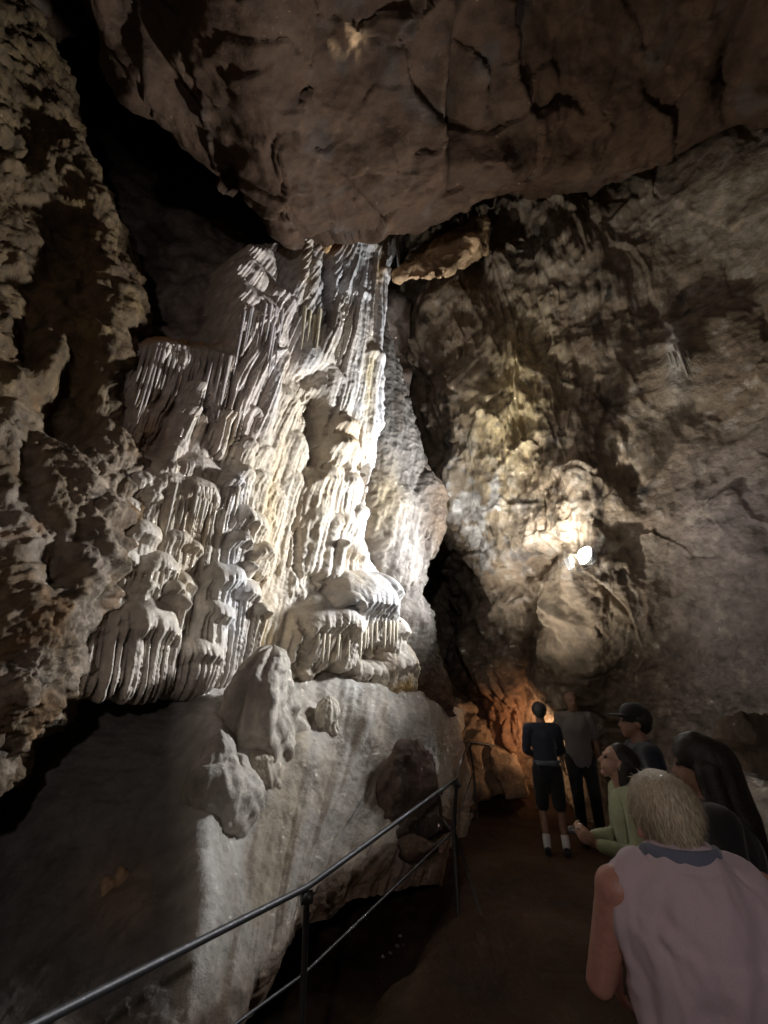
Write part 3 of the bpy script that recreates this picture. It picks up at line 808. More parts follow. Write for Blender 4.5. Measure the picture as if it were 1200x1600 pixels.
# ---- the low mound of smooth calcite
rows = [
    [(-260, 1090, 4.20), (-100, 1075, 4.25), (60, 1055, 4.35), (200, 1040, 4.60), (310, 1035, 4.92), (430, 1025, 5.4), (520, 1050, 5.8), (600, 1075, 6.15), (655, 1085, 6.45), (690, 1100, 7.0), (722, 1108, 8.2), (760, 1130, 9.4)],
    [(-260, 1160, 4.00), (-100, 1140, 4.05), (50, 1122, 4.10), (190, 1106, 4.20), (305, 1110, 4.38), (430, 1095, 5.0), (520, 1100, 5.4), (600, 1105, 5.75), (662, 1118, 6.1), (692, 1150, 6.7), (724, 1152, 8.0), (760, 1160, 9.2)],
    [(-260, 1250, 4.0), (-100, 1240, 3.9), (30, 1230, 3.85), (170, 1220, 3.80), (292, 1210, 3.88), (410, 1190, 4.5), (510, 1170, 4.95), (590, 1165, 5.35), (658, 1172, 5.75), (694, 1200, 6.4), (724, 1196, 7.7), (758, 1200, 8.9)],
    [(-260, 1380, 3.8), (-100, 1375, 3.65), (10, 1370, 3.53), (150, 1360, 3.45), (287, 1340, 3.45), (400, 1310, 4.02), (490, 1265, 4.5), (570, 1230, 4.95), (645, 1225, 5.4), (690, 1240, 6.1), (722, 1240, 7.3), (755, 1240, 8.5)],
    [(-260, 1525, 3.5), (-100, 1515, 3.3), (0, 1510, 3.15), (140, 1500, 3.02), (287, 1480, 3.00), (390, 1430, 3.5), (465, 1365, 3.98), (530, 1300, 4.55), (620, 1280, 5.0), (685, 1280, 5.8), (716, 1285, 7.0), (750, 1280, 8.2)],
    [(-260, 1700, 3.1), (-100, 1690, 2.9), (0, 1680, 2.65), (140, 1670, 2.62), (275, 1640, 2.60), (368, 1570, 2.95), (450, 1460, 3.5), (510, 1370, 4.15), (600, 1330, 4.6), (680, 1320, 5.5), (710, 1330, 6.7), (745, 1330, 7.8)],
    [(-260, 1900, 2.50), (-100, 1880, 2.50), (0, 1860, 2.45), (130, 1840, 2.45), (250, 1780, 2.50), (330, 1690, 2.85), (420, 1560, 3.45), (480, 1450, 4.1), (580, 1400, 4.6), (670, 1380, 5.4), (702, 1390, 6.4), (740, 1380, 7.4)]]
Pm = patch(rows, 330, 470)
nm, s = faced(Pm, (0, 2, 3))
px, py = PX(Pm)
sl = np.linspace(0, 1.093, 470)[None, :] * np.ones((330, 1)); tl = np.linspace(0, 1, 330)[:, None] * np.ones((1, 470))
lit = sstep(270, 330, px)
h = 0.07 * fbm(Pm * 0.9, 3, 701) + (0.012 + 0.012 * lit) * fbm(Pm * 4.0, 4, 711, gain=0.6) + 0.004 * fbm(Pm * 14, 3, 715)
str_ = np.abs(noise2(sl * 26, tl * 1.2, 721)) + 0.5 * np.abs(noise2(sl * 60, tl * 2.0, 722))
h += (0.035 + 0.03 * sstep(480, 540, px)) * str_ * lit * (0.35 + 0.65 * sstep(0.05, 0.3, tl))
h += 0.05 * lit * noise2(sl * 16, tl * 0.9, 724) + 0.012 * facets(Pm * 6.0, 0.8, 4)[0] * sstep(-0.2, 0.4, fbm(Pm * 1.5, 2, 761))
h += 0.010 * (1 - lit) * fbm(np.stack([Pm @ UW * 3.5, Pm[..., 2] * 9, 0 * px], -1), 4, 731, mode='ridge')
h += 0.30 * blob(px, py, 318, 1210, 30, 90, -0.05) + 0.12 * blob(px, py, 300, 1380, 22, 150) + 0.20 * blob(px, py, 380, 1190, 50, 60) + 0.12 * blob(px, py, 470, 1150, 30, 60)
h += 0.10 * blob(px, py, 330, 1440, 40, 130)
h += 0.14 * blob(px, py, 560, 1130, 26, 60, -0.5) + 0.10 * blob(px, py, 600, 1120, 16, 40, -0.5)
P2 = Pm + nm * h[..., None]
c = np.broadcast_to(np.array([0.40, 0.37, 0.325]), Pm.shape).copy()
n = noise2(sl * 14, tl * 1.6, 741) + 0.5 * noise2(sl * 45, tl * 3, 742)
c = mixc(c, (0.52, 0.50, 0.47), sstep(-0.1, 0.6, n) * 0.8)
c = mixc(c, (0.33, 0.27, 0.19), sstep(0.15, 0.7, -n) * 0.7)
c = mixc(c, (0.11, 0.105, 0.10), sstep(310, 250, px) * 0.9)  # shade on the slab left of the ridge, put into the colour
c = mixc(c, (0.30, 0.28, 0.25), blob(px, py, 655, 1150, 40, 45) * 1.1)
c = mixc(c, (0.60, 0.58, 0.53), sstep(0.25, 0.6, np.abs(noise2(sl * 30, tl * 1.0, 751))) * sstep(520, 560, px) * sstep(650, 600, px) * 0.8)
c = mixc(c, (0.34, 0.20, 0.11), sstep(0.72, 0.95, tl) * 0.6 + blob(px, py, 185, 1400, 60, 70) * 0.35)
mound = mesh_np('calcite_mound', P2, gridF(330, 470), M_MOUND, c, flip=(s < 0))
tag(mound, 'smooth grey calcite mound sloping down behind the railing at lower left', 'flowstone')

_mx, _my = PX(P2)
def mY(a, b):
    """distance of the mound's surface seen at a pixel"""
    k = np.argmin((_mx - a) ** 2 + (_my - b) ** 2)
    return float(P2.reshape(-1, 3)[k, 1])

# ------------------------------------------------------------------ solid pieces: stalagmites, stalactites, boulders
def evaluated(o):
    dg = bpy.context.evaluated_depsgraph_get()
    dg.update()
    return bpy.data.meshes.new_from_object(o.evaluated_get(dg), depsgraph=dg)

def remeshed(V, F, voxel, smooth=0):
    """raw (possibly overlapping closed) pieces -> one continuous skin; returns vertex and face arrays"""
    me = bpy.data.meshes.new('tmp')
    me.from_pydata([tuple(v) for v in V], [], [tuple(f) for f in F])
    o = bpy.data.objects.new('tmp', me); COL.objects.link(o)
    m = o.modifiers.new('r', 'REMESH'); m.mode = 'VOXEL'; m.voxel_size = voxel
    if smooth:
        s = o.modifiers.new('s', 'SMOOTH'); s.iterations = smooth; s.factor = 0.5
    r = evaluated(o)
    v = np.empty(len(r.vertices) * 3, np.float32); r.vertices.foreach_get('co', v)
    nn = np.empty(len(r.vertices) * 3, np.float32); r.vertices.foreach_get('normal', nn)
    lt = np.empty(len(r.polygons), np.int32); r.polygons.foreach_get('loop_total', lt)
    li = np.empty(len(r.loops), np.int32); r.loops.foreach_get('vertex_index', li)
    f = li.reshape(-1, 4) if (lt == 4).all() else np.array([list(p.vertices)[:4] if len(p.vertices) >= 4 else list(p.vertices) + [p.vertices[0]] for p in r.polygons])
    bpy.data.objects.remove(o); bpy.data.meshes.remove(me); bpy.data.meshes.remove(r)
    return v.reshape(-1, 3).astype(float), nn.reshape(-1, 3).astype(float), f

def loft(pts, seg=40, rows=36, noise=0.0, nfreq=4.0, seed=0, flute=0.0, squash=1.0):
    """rings round a spine of (x, y, z, r); closed at both ends"""
    p = np.array(pts, float)
    A = crm(len(p), rows)
    C = A @ p
    C[:, 3] = np.maximum(C[:, 3], 0.002)
    t = np.gradient(C[:, :3], axis=0); t /= np.linalg.norm(t, axis=1, keepdims=True)
    a = np.cross(t, np.array([0.0, 1.0, 0.13])); a /= np.linalg.norm(a, axis=1, keepdims=True)
    b = np.cross(t, a)
    th = np.linspace(0, 2 * np.pi, seg, endpoint=False)
    R = C[:, 3][:, None] * np.ones(seg)
    if flute:
        R = R * (1 + flute * np.abs(noise2(np.cos(th)[None] * 2.5 + 0 * R, np.sin(th)[None] * 2.5 + 0 * R, seed)))
    V = C[:, None, :3] + R[..., None] * (np.cos(th)[None, :, None] * a[:, None] + squash * np.sin(th)[None, :, None] * b[:, None])
    if noise:
        d = V - C[:, None, :3]; d /= np.linalg.norm(d, axis=-1, keepdims=True) + 1e-6
        V = V + d * (noise * fbm(V * nfreq, 4, seed + 3) * np.minimum(1, R / 0.05))[..., None]
    F = gridF(rows, seg, True)
    return V, F

def spine(name, pts, label, cat, col, noise=0.02, nfreq=5.0, seed=0, seg=48, rows=56, mat=None, flute=0.0, parent=None, squash=1.0, group=None):
    w = [tuple(W(a, b, Y)) + (r,) for a, b, Y, r in pts]
    V, F = loft(w, seg, rows, noise, nfreq, seed, flute, squash)
    n = fbm(V * 3.0, 3, seed + 9)
    c = np.broadcast_to(np.asarray(col), V.shape).copy()
    c = mixc(c, np.asarray(col) * 0.65, sstep(0, 0.7, n) * 0.8)
    c = mixc(c, np.minimum(0.7, np.asarray(col) * 1.25), sstep(0, 0.7, -n) * 0.7)
    o = mesh_np(name, V, F, mat or M_MOUND, c, parent=parent)
    if label: tag(o, label, cat, group)
    return o

SG = 'stalagmites on the mound'
def stal(pb, tip_py, prof, lean, label, col, noise, nfreq, seed, flute):
    """a stalagmite growing straight up out of the mound: foot at a pixel of the mound, tip at a pixel height"""
    Yb = mY(*pb) + 0.06
    foot = W(pb[0], pb[1], Yb); top = W(pb[0], tip_py, Yb)
    hh = top[2] - foot[2]
    w = [(foot[0] + lean * f ** 1.3, foot[1] + 0.05 * (1 - f) + 1.5 * max(0, .38 - f) ** 1.2 * hh, foot[2] + hh * f, r) for f, r in prof]
    V, F = loft(w[::-1], 90, 100, noise, nfreq, seed, flute)
    n = fbm(V * np.array([5, 5, 1.5]), 3, seed + 9)
    c = np.broadcast_to(np.asarray(col), V.shape).copy()
    c = mixc(c, np.asarray(col) * 0.68, sstep(0, 0.7, n) * 0.8)
    c = mixc(c, np.minimum(0.7, np.asarray(col) * 1.25), sstep(0, 0.7, -n) * 0.7)
    tag(mesh_np('stalagmite', V, F, M_MOUND, c), label, 'stalagmite', SG)
stal((384, 1160), 1006, [(-.45, .15), (-.25, .28), (-.05, .35), (.15, .34), (.35, .29), (.6, .24), (.8, .19), (.94, .12), (1, .01)], .16, 'blunt leaning stalagmite, tallest on the mound, below the cascade', (.44, .40, .34), .07, 3.8, 5, .45)
stal((328, 1258), 1140, [(-.75, .12), (-.45, .22), (-.15, .27), (.1, .25), (.35, .205), (.6, .14), (.85, .07), (.96, .03), (1, .005)], .0, 'pointed conical stalagmite on the lit edge of the mound', (.42, .385, .335), .04, 5, 8, .15)
stal((402, 1222), 1166, [(-1.0, .08), (-.5, .16), (0, .17), (.4, .15), (.7, .12), (.92, .07), (1, .01)], -.02, 'small round-topped stalagmite knob between the two tallest on the mound', (.40, .35, .28), .035, 6, 9, .2)
stal((508, 1150), 1086, [(-.5, .22), (-.1, .17), (.2, .13), (.5, .12), (.8, .10), (.95, .05), (1, .01)], .02, 'squat lit stalagmite stub on the mound under the canopy', (.46, .42, .35), .045, 5, 12, .3)
for k, (a, b, Y, r) in enumerate(((446, 1082, 5.15, .05), (452, 1098, 5.08, .055), (456, 1112, 5.03, .07), (462, 1128, 4.98, .06), (468, 1146, 4.92, .08), (484, 1165, 4.9, .10), (486, 1185, 4.85, .08))):
    spine('calcite_bead', [(a, b - 8, Y, .01), (a, b - 5, Y - .02, r * .75), (a - 1, b + 2, Y - .03, r), (a - 1, b + 12, Y + .02, r), (a, b + 20, Y + .1, r * .6)],
          None, None, (.27, .22, .165), .03, 9, 30 + k, seg=24, rows=20, parent=mound)
for k, (a, b) in enumerate(((168, 1388), (187, 1372))):
    spine('calcite_bead', [(a, b - 14, 3.46, .008), (a, b - 10, 3.43, .03), (a, b, 3.40, .045), (a, b + 10, 3.40, .04), (a, b + 18, 3.46, .01)],
          None, None, (.40, .27, .16), .03, 12, 50 + k, seg=24, rows=20, parent=mound)['label'] = 'tan nub alone on the dark slab'

# ---- stalactites hanging in the fringes: each is a part of its formation
def cone_mesh(seg=7, rings=6, seed=0):
    r = np.random.RandomState(seed)
    t = np.linspace(0, 1, rings); rad = np.sqrt(np.clip(1 - t, 0, 1)) * (1 + 0.12 * r.uniform(-1, 1, rings)); rad[-1] = 0.06
    th = np.linspace(0, 2 * np.pi, seg, endpoint=False)
    V = np.stack([rad[:, None] * np.cos(th), rad[:, None] * np.sin(th), -t[:, None] + 0 * th], -1)
    V[..., 0] += (0.25 * t * r.uniform(-1, 1))[:, None]
    return V, gridF(rings, seg, True)
cones = {}
def stal_mesh(tone, k):
    key = (tone, k % 4)
    if key not in cones:
        V, F = cone_mesh(8, 7, k % 4)
        o = mesh_np('stalactite', V, F, M_FLOW, np.array(tone))
        cones[key] = o.data; bpy.data.objects.remove(o)
    return cones[key]
def hang(parent, P, length, r, tone, k):
    o = bpy.data.objects.new('stalactite', stal_mesh(tuple(tone), k))
    COL.objects.link(o); o.parent = parent
    o.location = P; o.scale = (r, r, length); o.rotation_euler = (0, 0, k * 1.7)
    return o
rs = np.random.RandomState(5)
def fringe(parent, surf, line, n, lmin, lmax, r, tone, ext):
    L = np.array(line, float)
    for k in range(n):
        t = (k + rs.uniform(0.2, 0.8)) / n * (len(L) - 1); i = min(int(t), len(L) - 2); f = t - i
        a = L[i] * (1 - f) + L[i + 1] * f
        P = surf(a[0], a[1], ext[0] + (ext[1] - ext[0]) * f)
        o = hang(parent, Vector(P) - (Vector(parent.location) + Vector(parent.parent.location)), rs.uniform(lmin, lmax), r * rs.uniform(0.7, 1.3), tone, k)
fringe(FP['terraces'], fsurf, [(250, 768), (300, 775), (345, 772)], 14, .25, .6, .024, (.52, .47, .40), (.0, .0))
fringe(FP['terraces'], fsurf, [(160, 893), (205, 897), (250, 895)], 10, .08, .25, .022, (.55, .49, .40), (.0, .0))
fringe(FP['shelf'], fsurf, [(212, 560), (250, 556), (300, 560), (340, 575)], 16, .4, 1.0, .026, (.46, .41, .38), (.0, .0))
fringe(FP['tower'], fsurf, [(360, 505), (390, 497), (425, 502)], 10, .5, 1.2, .024, (.45, .41, .40), (.0, .0))
fringe(FP['canopy'], fsurf, [(452, 985), (500, 990), (545, 970), (585, 970)], 16, .2, .4, .022, (.58, .52, .42), (.0, .0))
fringe(FP['drapery'], fsurf, [(590, 390), (602, 398), (612, 392)], 9, .35, .8, .03, (.62, .61, .61), (.02, .02))
fringe(FP['drapery'], fsurf, [(452, 500), (470, 520), (490, 450)], 6, .4, .9, .035, (.55, .49, .36), (.0, .0))

# small stalactite cluster on the right-hand wall
def cluster(name, label, specs, tone, base):
    e = empty(name, tuple(base)); tag(e, label, 'stalactites')
    for k, (a, b, Y, ln, r) in enumerate(specs):
        o = hang(e, Vector(W(a, b, Y)) - Vector(base), ln, r, tone, k)
    return e
cluster('stalactite_cluster', 'small pale stalactite cluster hanging high on the right wall', [(1050, 550, 4.84, .32, .022), (1060, 548, 4.80, .55, .032), (1066, 552, 4.79, .55, .02), (1044, 552, 4.88, .24, .02), (1072, 548, 4.8, .22, .022), (1057, 538, 4.84, .38, .045)], (.38, .35, .31), W(1058, 520, 4.75))
cluster('stalactite_cluster', 'two thin white stalactites hanging alone under the ceiling lip', [(413, 388, 4.15, .30, .03), (418, 390, 4.15, .26, .025)], (.66, .65, .64), W(415, 386, 4.2))

# ---- boulders: convex blocks broken by facets
def boulder(name, label, front, back, col, seed, mat=None, voxel=0.03, amp=0.10, freq=2.2, cat='boulder', group=None, col2=None, parent=None):
    bm = bmesh.new()
    for p in list(front) + list(back):
        bm.verts.new(tuple(W(*p)) if p[0] != 'w' else p[1:])
    bmesh.ops.convex_hull(bm, input=bm.verts)
    bm.verts.ensure_lookup_table(); bm.verts.index_update()
    V = [v.co[:] for v in bm.verts]; F = [[v.index for v in f.verts] for f in bm.faces]
    bm.free()
    V, N, F = remeshed(V, F, voxel, 3)
    f1, e1 = facets(V * freq, 0.9, seed)
    V2 = V + N * (amp * (0.8 * f1 + 0.5 * fbm(V * 2.5, 4, seed) + 0.25 * fbm(V * 8, 3, seed + 5)))[:, None]
    n = fbm(V * 2.2, 4, seed + 11)
    c = np.broadcast_to(np.asarray(col), V.shape).copy()
    c = mixc(c, np.asarray(col) * 0.55, sstep(0, 0.6, n))
    c = mixc(c, col2 if col2 is not None else np.minimum(.6, np.asarray(col) * 1.4), sstep(0.05, 0.6, -n))
    o = mesh_np(name, V2, F, mat or M_ROCK, c, parent=parent)
    if label: tag(o, label, cat, group)
    return o
boulder('boulder', 'dark pointed boulder standing in front of the mound beyond the railing', [(566, 1290, 5.0), (584, 1218, 5.0), (622, 1165, 5.0), (652, 1150, 5.05), (672, 1178, 5.1), (684, 1240, 5.0), (694, 1300, 4.9), (600, 1330, 4.7)],
        [(590, 1290, 5.7), (640, 1165, 5.6), (655, 1155, 5.6), (680, 1240, 5.7), (690, 1290, 5.6)], (.085, .06, .048), 3, amp=.07, freq=3.2, voxel=.022)
boulder('boulder', 'large brown fallen slab leaning beside the crevice behind the railing', [(668, 1150, 8.2), (690, 1098, 8.3), (712, 1090, 8.4), (738, 1108, 8.3), (762, 1150, 8.0), (786, 1195, 7.9), (794, 1244, 7.8), (720, 1246, 7.7), (670, 1240, 7.8)],
        [(680, 1150, 9.3), (712, 1095, 9.3), (745, 1110, 9.2), (775, 1150, 9.2), (800, 1230, 9.0)], (.28, .19, .12), 7, voxel=.035, amp=.16)
boulder('boulder', 'smaller split slab at the lower right of the fallen brown slab', [(758, 1158, 7.9), (778, 1172, 7.8), (802, 1182, 7.7), (815, 1210, 7.6), (822, 1246, 7.5), (790, 1252, 7.5), (780, 1215, 7.7)],
        [(775, 1162, 8.3), (806, 1182, 8.2), (826, 1240, 8.0), (795, 1240, 8.2)], (.25, .17, .11), 9, amp=.07)
boulder('rock_ledge', 'tawny rock ledge jutting out just under the ceiling beside the drapery', [(616, 436, 4.75), (640, 418, 4.7), (690, 384, 4.6), (742, 362, 4.6), (748, 380, 4.6), (716, 408, 4.65), (688, 434, 4.7), (650, 432, 4.72)],
        [(640, 400, 5.6), (700, 350, 5.6), (760, 340, 5.6), (760, 395, 5.7), (690, 420, 5.7)], (.42, .29, .17), 11, voxel=.025, amp=.12, cat='rock')
boulder('rock_ledge', 'brown rock knuckle at the ceiling lip above the drapery', [(446, 380, 4.25), (470, 372, 4.2), (512, 366, 4.2), (520, 385, 4.25), (500, 402, 4.3), (468, 398, 4.3)], [(450, 350, 4.9), (520, 340, 4.9), (520, 380, 5.0), (455, 390, 5.0)], (.38, .24, .12), 13, voxel=.025, amp=.10, cat='rock')
boulder('rock_ledge', 'narrow brown ledge of rock on the right wall below the lamps', [(848, 1030, 6.75), (880, 1028, 6.6), (912, 1034, 6.6), (912, 1050, 6.6), (880, 1048, 6.6), (852, 1044, 6.75)], [(845, 1025, 7.6), (918, 1025, 7.5), (918, 1052, 7.5), (850, 1050, 7.6)], (.32, .22, .14), 15, voxel=.02, amp=.06, cat='rock')
boulder('boulder', 'dark rounded boulder at the right edge behind the crowd', [(1128, 1130, 4.3), (1180, 1112, 4.2), (1240, 1130, 4.1), (1260, 1200, 4.0), (1210, 1240, 4.0), (1150, 1225, 4.1), (1128, 1180, 4.2)],
        [(1140, 1140, 5.0), (1230, 1130, 4.9), (1240, 1220, 4.8), (1150, 1210, 5.0)], (.10, .075, .055), 17)
boulder('boulder', 'pale grey slope of rock at the right edge beside the black-clad person', [(1112, 1190, 3.6), (1130, 1212, 3.5), (1160, 1240, 3.3), (1230, 1262, 3.0), (1330, 1300, 2.6), (1340, 1500, 2.2), (1250, 1500, 2.4), (1180, 1420, 2.9), (1140, 1330, 3.2)],
        [(1120, 1200, 4.4), (1240, 1240, 4.2), (1300, 1450, 3.4), (1150, 1400, 4.0)], (.36, .34, .31), 19, voxel=.04, amp=.08)
rs2 = np.random.RandomState(12)
for k, (a, b, Y, s) in enumerate(((650, 1325, 4.75, .17), (690, 1285, 5.6, .14), (735, 1262, 7.4, .10), (842, 1262, 8.0, .09))):
    c0 = W(a, b, Y)
    pts = [('w',) + tuple(c0 + s * v / np.linalg.norm(v) * np.array([1.2, 1, .7])) for v in rs2.normal(size=(22, 3))]
    where = ['biggest rubble stone at the foot of the pointed boulder', 'rubble stone beside the second railing post', 'loose stone at the foot of the fallen slab', 'loose stone on the lit orange floor beyond the slabs'][k]
    boulder('rubble_stone', where, pts, [], (.10, .065, .045), 60 + k, voxel=s * .10, amp=s * .25, freq=3.5, cat='stone', group='rubble in the gully')

for k, (a, b) in enumerate(((598, 1494), (609, 1489), (620, 1478), (626, 1462))):  # wet glints on the floor, put in as tiny white chips
    Yc = 4.0
    for it in range(25):
        w_ = W(a, b, Yc); Yc += 0.5 * (w_[2] - floor_z(w_[0], w_[1]) - .01)
    c0 = W(a, b, Yc)
    pts = [('w',) + tuple(c0 + .022 * v / np.linalg.norm(v) * np.array([1.3, 1, .6])) for v in rs2.normal(size=(12, 3))]
    boulder('glint_chip', ['leftmost', 'second', 'third', 'uppermost'][k] + ' of four tiny white chips set as wet glints on the dark floor by the railing', pts, [], (.34, .32, .3), 90 + k, voxel=.004, amp=.004, freq=20, cat='glint chip', group='white chips by the rail')

# ------------------------------------------------------------------ railing
M_STEEL = plain_mat('brushed_steel', (.09, .09, .095), 0.5, 0.7, 0.15, 120)
M_DARKST = plain_mat('dull_painted_steel', (.06, .06, .06), 0.5, 0.6, 0.2, 90)
def tube(name, pts, r, mat, parent=None, seg=14, rows=None):
    pts = [np.array(p, float) for p in pts]
    V, F = [], []
    rings = []
    for i, p in enumerate(pts):
        d0 = pts[i] - pts[i - 1] if i else pts[1] - pts[0]
        d1 = pts[i + 1] - pts[i] if i < len(pts) - 1 else d0
        d = d0 / np.linalg.norm(d0) + d1 / np.linalg.norm(d1); d /= np.linalg.norm(d)
        up = np.array([0, 0, 1.0]) if abs(d[2]) < 0.9 else np.array([0, 1.0, 0])
        a = np.cross(d, up); a /= np.linalg.norm(a); b = np.cross(a, d)
        th = np.linspace(0, 2 * np.pi, seg, endpoint=False)
        rings.append(p + r * (np.cos(th)[:, None] * a + np.sin(th)[:, None] * b))
    V = np.array(rings)
    F = gridF(len(pts), seg, True).tolist()
    me = bpy.data.meshes.new(name)
    n = len(pts) * seg
    me.from_pydata(V.reshape(-1, 3).tolist(), [], F + [list(range(seg))[::-1], list(range(n - seg, n))])
    me.polygons.foreach_set('use_smooth', np.ones(len(me.polygons), bool))
    me.materials.append(mat)
    o = bpy.data.objects.new(name, me); COL.objects.link(o)
    if parent:
        o.parent = parent; o.location = -parent.location
    return o
R0 = np.array([-1.80, .85, .74]); R1 = W(480, 1386, 3.0); R2 = W(713, 1217, 4.7); R3 = W(733, 1158, 7.6); R4 = W(775, 1166, 8.0)
Q1 = W(475, 1522, 3.0); Q2 = W(709, 1298, 4.7); Q3 = W(740, 1204, 7.55); Q0 = Q1 + (R0 - R1)
rail = empty('railing', (R1[0], R1[1], -0.2))
tag(rail, 'steel pipe railing running from lower left along the path to the fallen slab', 'railing')
def bend(pts, r=0.05):
    out = [pts[0]]
    for i in range(1, len(pts) - 1):
        a, b, c = pts[i - 1], pts[i], pts[i + 1]
        u = (a - b) / np.linalg.norm(a - b); v = (c - b) / np.linalg.norm(c - b)
        for t in np.linspace(0, 1, 5):
            out.append((1 - t) ** 2 * (b + u * r) + 2 * t * (1 - t) * b + t * t * (b + v * r))
    return out + [pts[-1]]
tube('handrail', bend([R0, R1, R2, R3, R4]), .0165, M_STEEL, rail)
tube('lower_rail', bend([Q0, Q1, Q2, Q3]), .008, M_STEEL, rail)
for p, q in ((R0, Q0), (R1, Q1), (R2, Q2), (R3, Q3)):
    tube('post', [p + [0, 0, -.02], [q[0], q[1], q[2]], [q[0], q[1], -0.7 if p[1] < 5 else -.1]], .017, M_DARKST, rail)
    tube('bracket', [p + [-.03, -.01, -.045], p + [.03, .01, -.045]], .03, M_DARKST, rail)
tube('brace', [Q2 + [-.02, 0, 0], Q2 + [-.25, .5, .18]], .012, M_DARKST, rail)
tube('brace', [Q2 + [.01, 0, -.02], Q2 + [.18, -.1, -.55]], .012, M_DARKST, rail)

# ------------------------------------------------------------------ lamps
M_LAMPBODY = plain_mat('lamp_housing', (.55, .55, .53), .4, .2, 0, 40)
M_LENS = plain_mat('lamp_lens', (.9, .9, .9), .2, 0, 0, 40, emit=((.95, .97, 1.0), 260.0))
M_LENSW = plain_mat('lamp_lens_warm', (.9, .8, .6), .2, 0, 0, 40, emit=((1.0, .6, .3), 20.0))
M_CABLE = plain_mat('lamp_cable', (.12, .12, .12), .6)
def show_lamp(loc, aim, label, lens, r=0.055, L=0.13, light=None, dome=.75):
    loc = np.array(loc, float); d = np.array(aim, float) - loc; d /= np.linalg.norm(d)
    e = empty('spot_lamp', tuple(loc)); tag(e, label, 'lamp', 'show lamps')
    a = np.cross(d, [0, 0, 1.0]); a /= np.linalg.norm(a); b = np.cross(a, d)
    def rev(name, prof, mat):
        th = np.linspace(0, 2 * np.pi, 28, endpoint=False)
        V = np.array([d * z_ + q * (np.cos(th)[:, None] * a + np.sin(th)[:, None] * b) for z_, q in prof])
        o = mesh_np(name, V, gridF(len(prof), 28, True), mat); o.parent = e
        return o
    rev('housing', [(-L, .004), (-L, r * .55), (-L * .8, r * .75), (-L * .3, r * .95), (0, r * 1.06), (.012, r * 1.1), (.012, r * .97), (-.012, r * .93)], M_LAMPBODY)
    rev('lens', [(r * dome, .001), (r * dome * .93, r * .3), (r * dome * .66, r * .65), (r * dome * .27, r * .88), (-.010, r * .93)], lens)
    t = tube('bracket', [a * r * 1.15, a * r * 1.15 - b * r * 1.6, -a * r * 1.15 - b * r * 1.6, -a * r * 1.15], .007, M_DARKST); t.parent = e
    cbl = tube('cable', bend([-d * L, -d * (L + .05) - b * .06, -d * (L + .10) - b * .16, -d * .25 - b * .12], .02), .004, M_CABLE); cbl.parent = e
    if light:
        power, colr, size, rad = light
        lo = lamp('lamp_beam', (0, 0, 0), (0, 0, 1), power, colr, size, 1.0, rad)
        lo.location = tuple(d * (r + .06))
        lo.rotation_euler = Vector(d).to_track_quat('-Z', 'Y').to_euler()
        lo.parent = e
    return e
show_lamp(LAMP_P, W(460, 690, 4.3), 'glaring white spot lamp fixed to the right wall', M_LENS, r=.12, light=(LAMP_W, (.95, .97, 1.0), 136, .22))
show_lamp(LAMP2_P, LAMP2_AIM, 'white spot lamp turned away, left of the glaring one', M_LENS, dome=-.1, light=(LAMP2_W, (1.0, .93, .82), 120, .04))
show_lamp(WARM_P, W(820, 1130, 8.2), 'warm floor lamp hidden behind the standing visitors', M_LENSW, light=(WARM_W, (1.0, .62, .36), 165, .05))
show_lamp(GULLY_P, GULLY_AIM, 'floodlight hidden behind the pointed dark boulder', M_LENS, dome=-.3, light=(GULLY_W, (1.0, .93, .84), 82, .05))
show_lamp(BACK_P, BACK_AIM, 'unseen fill lamp added behind the viewer', M_LENSW, light=(BACK_W, (1.0, .86, .82), 120, .12))

# ------------------------------------------------------------------ people
def caps(segs):
    """list of (A, rA, B, rB[, flat, fwd]) -> raw closed tapered limbs, joined later by the remesher"""
    V, F = [], []
    for sgm in segs:
        A_, ra, B_, rb = np.array(sgm[0], float), sgm[1], np.array(sgm[2], float), sgm[3]
        flat = sgm[4] if len(sgm) > 4 else 1.0
        d = B_ - A_; ln = np.linalg.norm(d); d = d / ln if ln > 1e-6 else np.array([0, 0, 1.0])
        ref = np.array([0, 1.0, 0]) if abs(d[1]) < 0.8 else np.array([0, 0, 1.0])
        a = np.cross(d, ref); a /= np.linalg.norm(a); b = np.cross(a, d)
        n = 18; th = np.linspace(0, 2 * np.pi, n, endpoint=False)
        prof = [(-ra * math.cos(t), ra * math.sin(t)) for t in np.linspace(0.12, math.pi / 2, 6)]
        prof += [(ln + rb * math.sin(t), rb * math.cos(t)) for t in np.linspace(0, math.pi / 2 - 0.12, 6)]
        i0 = len(V)
        for q, r in prof:
            for t in th:
                V.append(A_ + d * q + r * (math.cos(t) * a + flat * math.sin(t) * b))
        m = len(prof)
        for i in range(m - 1):
            for j in range(n):
                j2 = (j + 1) % n
                F.append((i0 + i * n + j, i0 + i * n + j2, i0 + (i + 1) * n + j2, i0 + (i + 1) * n + j))
        F.append(tuple(i0 + j for j in range(n))[::-1]); F.append(tuple(i0 + (m - 1) * n + j for j in range(n)))
    return V, F

def xf(P, loc, rz, s):
    c, q = math.cos(rz), math.sin(rz)
    P = P * s
    return np.stack([P[:, 0] * c - P[:, 1] * q, P[:, 0] * q + P[:, 1] * c, P[:, 2]], -1)

